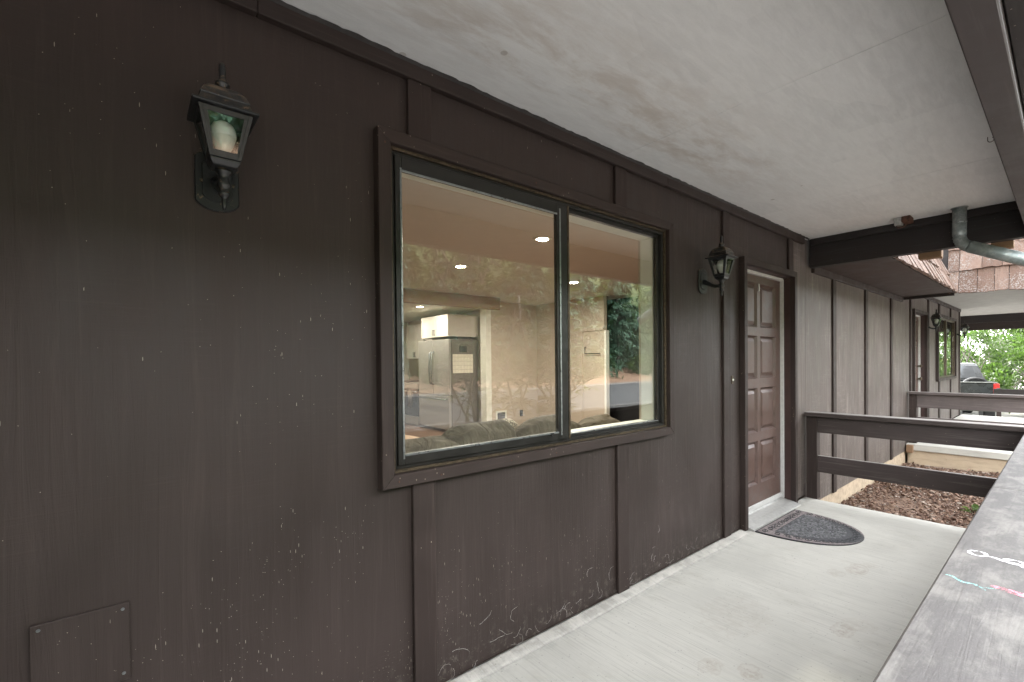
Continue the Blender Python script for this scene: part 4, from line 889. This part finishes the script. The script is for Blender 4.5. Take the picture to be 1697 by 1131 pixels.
def bush(c, s_, n, mat, label, L_, name='shrub', group='shrubs beyond the far porch'):
    t = empty(name, (c[0], c[1], c[2]-s_[2]), label, 'shrub', group); mb = MB(); base = Vector((c[0], c[1], c[2]-s_[2]-.05)); cl = []
    for k in range(16):
        d = np.random.default_rng(k+int(abs(c[1])*10)+100).normal(0, 1, 3); d[2] = abs(d[2])*.9-.25; d /= np.linalg.norm(d); e = Vector((c[0]+d[0]*s_[0]*.75, c[1]+d[1]*s_[1]*.75, c[2]+d[2]*s_[2]*.75)); limb(mb, base, e, .035, .008, 5, .06); cl.append(e)
    mb.build('stems', 'bark', t)
    k = 90; th = rng.normal(0, 1, (k, 3)); th = unit(th)*rng.uniform(.55, 1.0, (k, 1))**.5; cc = np.array(c)+th*np.array(s_); rr = rng.uniform(.18, .42, k)*min(s_)*.55
    idx = rng.integers(0, k, n); off = unit(rng.normal(0, 1, (n, 3)))*rng.uniform(.3, 1, (n, 1))**.4*rr[idx][:, None]; P = cc[idx]+off
    D = off*.8+rng.normal(0, .35, (n, 3))*rr.mean()+np.array([0, 0, .1]); leaf_obj('crown', mat, t, [leaves(P, D, L_*rng.uniform(.6, 1.3, n), L_*.42*rng.uniform(.7, 1.2, n))]); return t
bush((22.6, -1.6, .75), (1.5, 1.7, 1.35), 9000, 'shrub', 'bright green glossy shrub behind the low fence beyond the far porch', .15)
bush((24.2, .9, 1.0), (1.5, 1.5, 1.7), 8000, 'shrub2', 'pale green shrub rising behind the parked pickup truck', .13)
bush((26.5, -3.4, 1.7), (2.2, 2.4, 2.4), 9000, 'shrub2', 'tall pale shrub behind the bright green one at the picture edge', .15)
bush((28.5, .2, 2.6), (2.6, 2.6, 3.3), 10000, 'shrub', 'tall dense shrub at the back filling the view under the far beam', .16)
bush((30.5, -4.6, 3.0), (2.6, 2.8, 3.6), 9000, 'shrub2', 'tallest pale leafy bush far behind the low fence', .17)
bush((20.5, -5.2, .3), (1.3, 1.3, 1.0), 4000, 'shrub', 'rounded green shrub beyond the far porch seen only from the yard side', .14)
for i, (x, y) in enumerate([(36, -9), (38, -3.5), (37, 2.5), (39, 8), (35, -15)]):
    bush((x, y, 4.2), (2.6, 4.2, 4.8), 13000, 'shrub2', 'tall leafy tree far behind the shrubs, %s in the row along the drive' % ['second', 'third', 'fourth', 'fifth', 'first'][i], .42, 'broadleaf_tree', 'leafy trees beyond the drive')['category'] = 'tree'
def conifer(x, y, h, r, label, seed, dens=1.0):
    rg_ = np.random.default_rng(seed); z0 = float(gz(x, y)); t = empty('conifer_tree', (x, y, z0), label, 'tree', 'conifers across the road'); mb = MB()
    mb.tube([(x, y, z0-.1), (x+.05, y, z0+h*.5), (x, y, z0+h)], [h*.016+.05, h*.010, .02], 8)
    P, D, L_ = [], [], []
    nb = int(70*dens)
    for k in range(nb):
        f_ = (k+rg_.random())/nb; z = z0+.25+(h-.3)*f_; ln = r*(1-f_)**.75*rg_.uniform(.75, 1.1)+.15; an = rg_.uniform(0, 6.283); dx, dy = math.cos(an), math.sin(an); m2 = 34
        s_ = np.linspace(.12, 1, m2); px_, py_ = x+dx*ln*s_, y+dy*ln*s_; pz = z+.12*ln*s_-.38*ln*s_**2
        mb.tube([(x, y, z), (px_[m2//2], py_[m2//2], pz[m2//2]), (px_[-1], py_[-1], pz[-1])], [.03, .018, .006], 4)
        for q in range(3):
            j = rg_.normal(0, .09*ln, (m2, 3))*[1, 1, .35]; P.append(np.stack([px_, py_, pz], 1)+j); D.append(np.tile([dx*.6, dy*.6, -.55], (m2, 1))+rg_.normal(0, .45, (m2, 3))); L_.append(np.full(m2, .3)*rg_.uniform(.7, 1.4, m2))
    mb.build('trunk', 'bark', t); P = np.concatenate(P); D = np.concatenate(D); L_ = np.concatenate(L_); leaf_obj('crown', 'conifer', t, [leaves(P, D, L_, L_*.34, .1, .25)])
CF = [(8, -20.5, 7), (11, -22, 8), (13.4, -20.4, 6.5), (16.2, -22, 8), (18.6, -20.2, 7), (21.2, -22, 8), (23.6, -20, 6.4), (26, -21.6, 8), (28.4, -20.2, 7), (31.2, -22, 8), (34, -20.6, 7), (4.6, -22, 7.5), (0, -21, 7), (-6, -22, 8)]
tone = ['slender', 'tall', 'short', 'broad']
order = sorted(range(len(CF)), key=lambda i: CF[i][0]); ORDN = ['first', 'second', 'third', 'fourth', 'fifth', 'sixth', 'seventh', 'eighth', 'ninth', 'tenth', 'eleventh', 'twelfth', 'thirteenth', 'fourteenth']
for k, i in enumerate(order):
    x, y, h = CF[i]; conifer(x, y, h, 2.6, 'dark conifer across the road, %s along the row from the near end' % ORDN[k], 50+i, .85)
for i, (x, y) in enumerate([(6, -27), (11.5, -28), (17, -27), (22.5, -28), (28, -27), (33.5, -28), (39, -27), (-1, -27)]):
    bush((x, y, float(gz(x, y))+3.6), (4.3, 2.4, 4.0), 9000, 'rhodo', 'broad leafy tree behind the conifers across the road, %s along the row' % ORDN[i], .34, 'broadleaf_tree', 'leafy trees behind the conifers')['category'] = 'tree'
for i, (x, y) in enumerate([(12, -18.0), (15.5, -18.3), (19, -17.8), (22.6, -18.1), (29, -18.0)]): bush((x, y, .95), (1.9, .9, .8), 2600, 'rhodo', 'low hedge shrub on the bank across the road, %s along the bank' % ORDN[i], .16, 'hedge_shrub', 'low shrubs on the road bank')

# ================================================================== VEHICLES
def ring_x(x, prof): return [(x, y, z) for y, z in prof]
def wheel(parent, x, y, r, w_, z):
    wh = MB().lathe([(r*.62, -w_/2), (r*.95, -w_/2), (r, -w_*.38), (r, w_*.38), (r*.95, w_/2), (r*.62, w_/2)], n=24).build('wheel', 'tyre', parent, smooth=False)
    wh.matrix_local = Matrix.Translation(Vector((x, y, z))) @ Matrix.Rotation(R(90), 4, 'X')
    MB().lathe([(0, -w_*.36), (r*.6, -w_*.4), (r*.61, w_*.4), (r*.3, w_*.34), (0, w_*.36)], n=16).build('rim', 'alu_bright', wh)
def pickup():
    """built at the origin: tailgate at x = 0, cab towards +x, wheels on z = 0"""
    t = empty('pickup_truck', (0, 0, 0), 'dark pickup truck with red tail light parked beyond the far porch', 'pickup truck')
    hw = .93
    body = MB(); body.box(.03, 1.75, -hw, -hw+.09, .62, 1.24).box(.03, 1.75, hw-.09, hw, .62, 1.24).box(.03, 1.75, -hw+.09, hw-.09, .62, .72).box(1.66, 1.75, -hw+.09, hw-.09, .72, 1.24).build('cargo_bed', 'truck', t, .03, seg=2)
    box('tailgate', 'truck', t, (-.03, .028, -hw+.10, hw-.10, .66, 1.22), .02); box('tailgate_lip', 'bumper', t, (-.035, .07, -hw+.02, hw-.02, 1.2205, 1.25), .008)
    cab = MB(); prof = [(1.78, .45, .96, .96), (1.78, 1.25, .95, .95)]
    cab.loft([[(x0, -y, z), (x0, y, z), (x1, y, z), (x1, -y, z)] for x0, x1, y, z in ((1.78, 3.9, .94, .42), (1.77, 3.92, .95, .9), (1.78, 3.8, .93, 1.25), (1.95, 3.2, .78, 1.72), (2.05, 3.1, .72, 1.78))]).build('cab', 'cab_grey', t, .03, seg=2)
    MB().loft([[(1.80, -.74, 1.3), (1.80, .74, 1.3), (1.94, .64, 1.68), (1.94, -.64, 1.68)], [(1.77, -.74, 1.3), (1.77, .74, 1.3), (1.91, .64, 1.68), (1.91, -.64, 1.68)]]).build('rear_window', 'car_glass', t)
    for s_ in (-1, 1): MB().loft([[(2.1, s_*.935, 1.28), (3.5, s_*.935, 1.28), (3.1, s_*.80, 1.66), (2.2, s_*.80, 1.66)], [(2.1, s_*.95, 1.28), (3.5, s_*.95, 1.28), (3.1, s_*.815, 1.66), (2.2, s_*.815, 1.66)]]).build('side_window', 'car_glass', t)
    MB().box(3.88, 5.0, -.92, .92, .45, 1.1).build('hood', 'truck', t, .08, seg=3)
    for s_ in (-1, 1):
        tl = box('tail_light', 'tail', t, (-.045, .045, min(s_*(hw+.012), s_*(hw-.11)), max(s_*(hw+.012), s_*(hw-.11)), .92, 1.21), .012)
        box('reverse_lens', 'tail_clear', tl, (-.0455, .0455, min(s_*(hw+.013), s_*(hw-.111)), max(s_*(hw+.013), s_*(hw-.111)), .80, .915), .01)
        for x in (.85, 4.2): wheel(t, x, s_*.82, .38, .25, .38)
        box('head_light', 'tail_clear', t, (4.97, 5.02, s_*.72-.14, s_*.72+.14, .78, .95), .01)
    box('rear_bumper', 'bumper', t, (-.16, -.031, -.9, .9, .42, .63), .03); box('licence_plate', 'white_trim', t, (-.166, -.1605, -.15, .15, .46, .58), .002)
    return t
tk = pickup(); tk.location = (18.55, .52, -.588); tk.rotation_euler.z = R(13)
st = empty('spare_tyre', (0, 0, 0), 'black tyre standing in the bed of the pickup truck', 'tyre')
MB().lathe([(.19, -.11), (.30, -.12), (.33, -.09), (.33, .09), (.30, .12), (.19, .11)], n=28).build('tyre', 'tyre', st).matrix_local = Matrix.Rotation(R(90), 4, 'Y'); MB().lathe([(0, -.08), (.18, -.09), (.185, .09), (0, .08)], n=16).build('rim', 'bumper', st).matrix_local = Matrix.Rotation(R(90), 4, 'Y')
st.location = tk.location+Vector((.24*math.cos(R(13))+.5*math.sin(R(13)), .24*math.sin(R(13))-.5*math.cos(R(13)), 1.05)); st.rotation_euler.z = R(13)
def sedan(loc, rz, label):
    t = empty('parked_car', (0, 0, 0), label, 'car')
    prof = [(-2.2, .35, .80), (-2.25, .6, .85), (-2.1, .95, .88), (2.0, .9, .88), (2.2, .62, .84), (2.15, .35, .78)]
    secs = [(-2.22, .68, .42, .86), (-2.05, .84, .32, .98), (-1.2, .89, .28, 1.0), (.9, .89, .28, .98), (1.9, .85, .32, .88), (2.18, .66, .42, .72)]
    MB().loft([[(x, -y, z0), (x, y, z0), (x, y*1.02, (z0+z1)/2), (x, y*.92, z1), (x, -y*.92, z1), (x, -y*1.02, (z0+z1)/2)] for x, y, z0, z1 in secs]).build('body', 'silver', t, .04, smooth=True, seg=2)
    MB().loft([[(-1.75, -.78, .97), (1.1, -.78, .96), (1.1, .78, .96), (-1.75, .78, .97)], [(-.95, -.6, 1.42), (.25, -.6, 1.42), (.25, .6, 1.42), (-.95, .6, 1.42)]]).build('cabin', 'car_glass', t, .04, seg=2)
    MB().box(-.9, .2, -.58, .58, 1.421, 1.45).build('roof', 'silver', t, .01)
    for s_ in (-1, 1):
        for x in (-1.35, 1.35): wheel(t, x, s_*.78, .32, .2, .32)
        box('tail_light', 'tail', t, (-2.26, -2.12, s_*.62-.14, s_*.62+.14, .68, .82), .01); box('head_light', 'tail_clear', t, (2.05, 2.2, s_*.58-.15, s_*.58+.15, .58, .72), .01)
    t.location = loc; t.rotation_euler.z = R(rz); return t
sedan((19.9, -3.9, -.588), 84, 'silver car whose fender shows at the right picture edge')
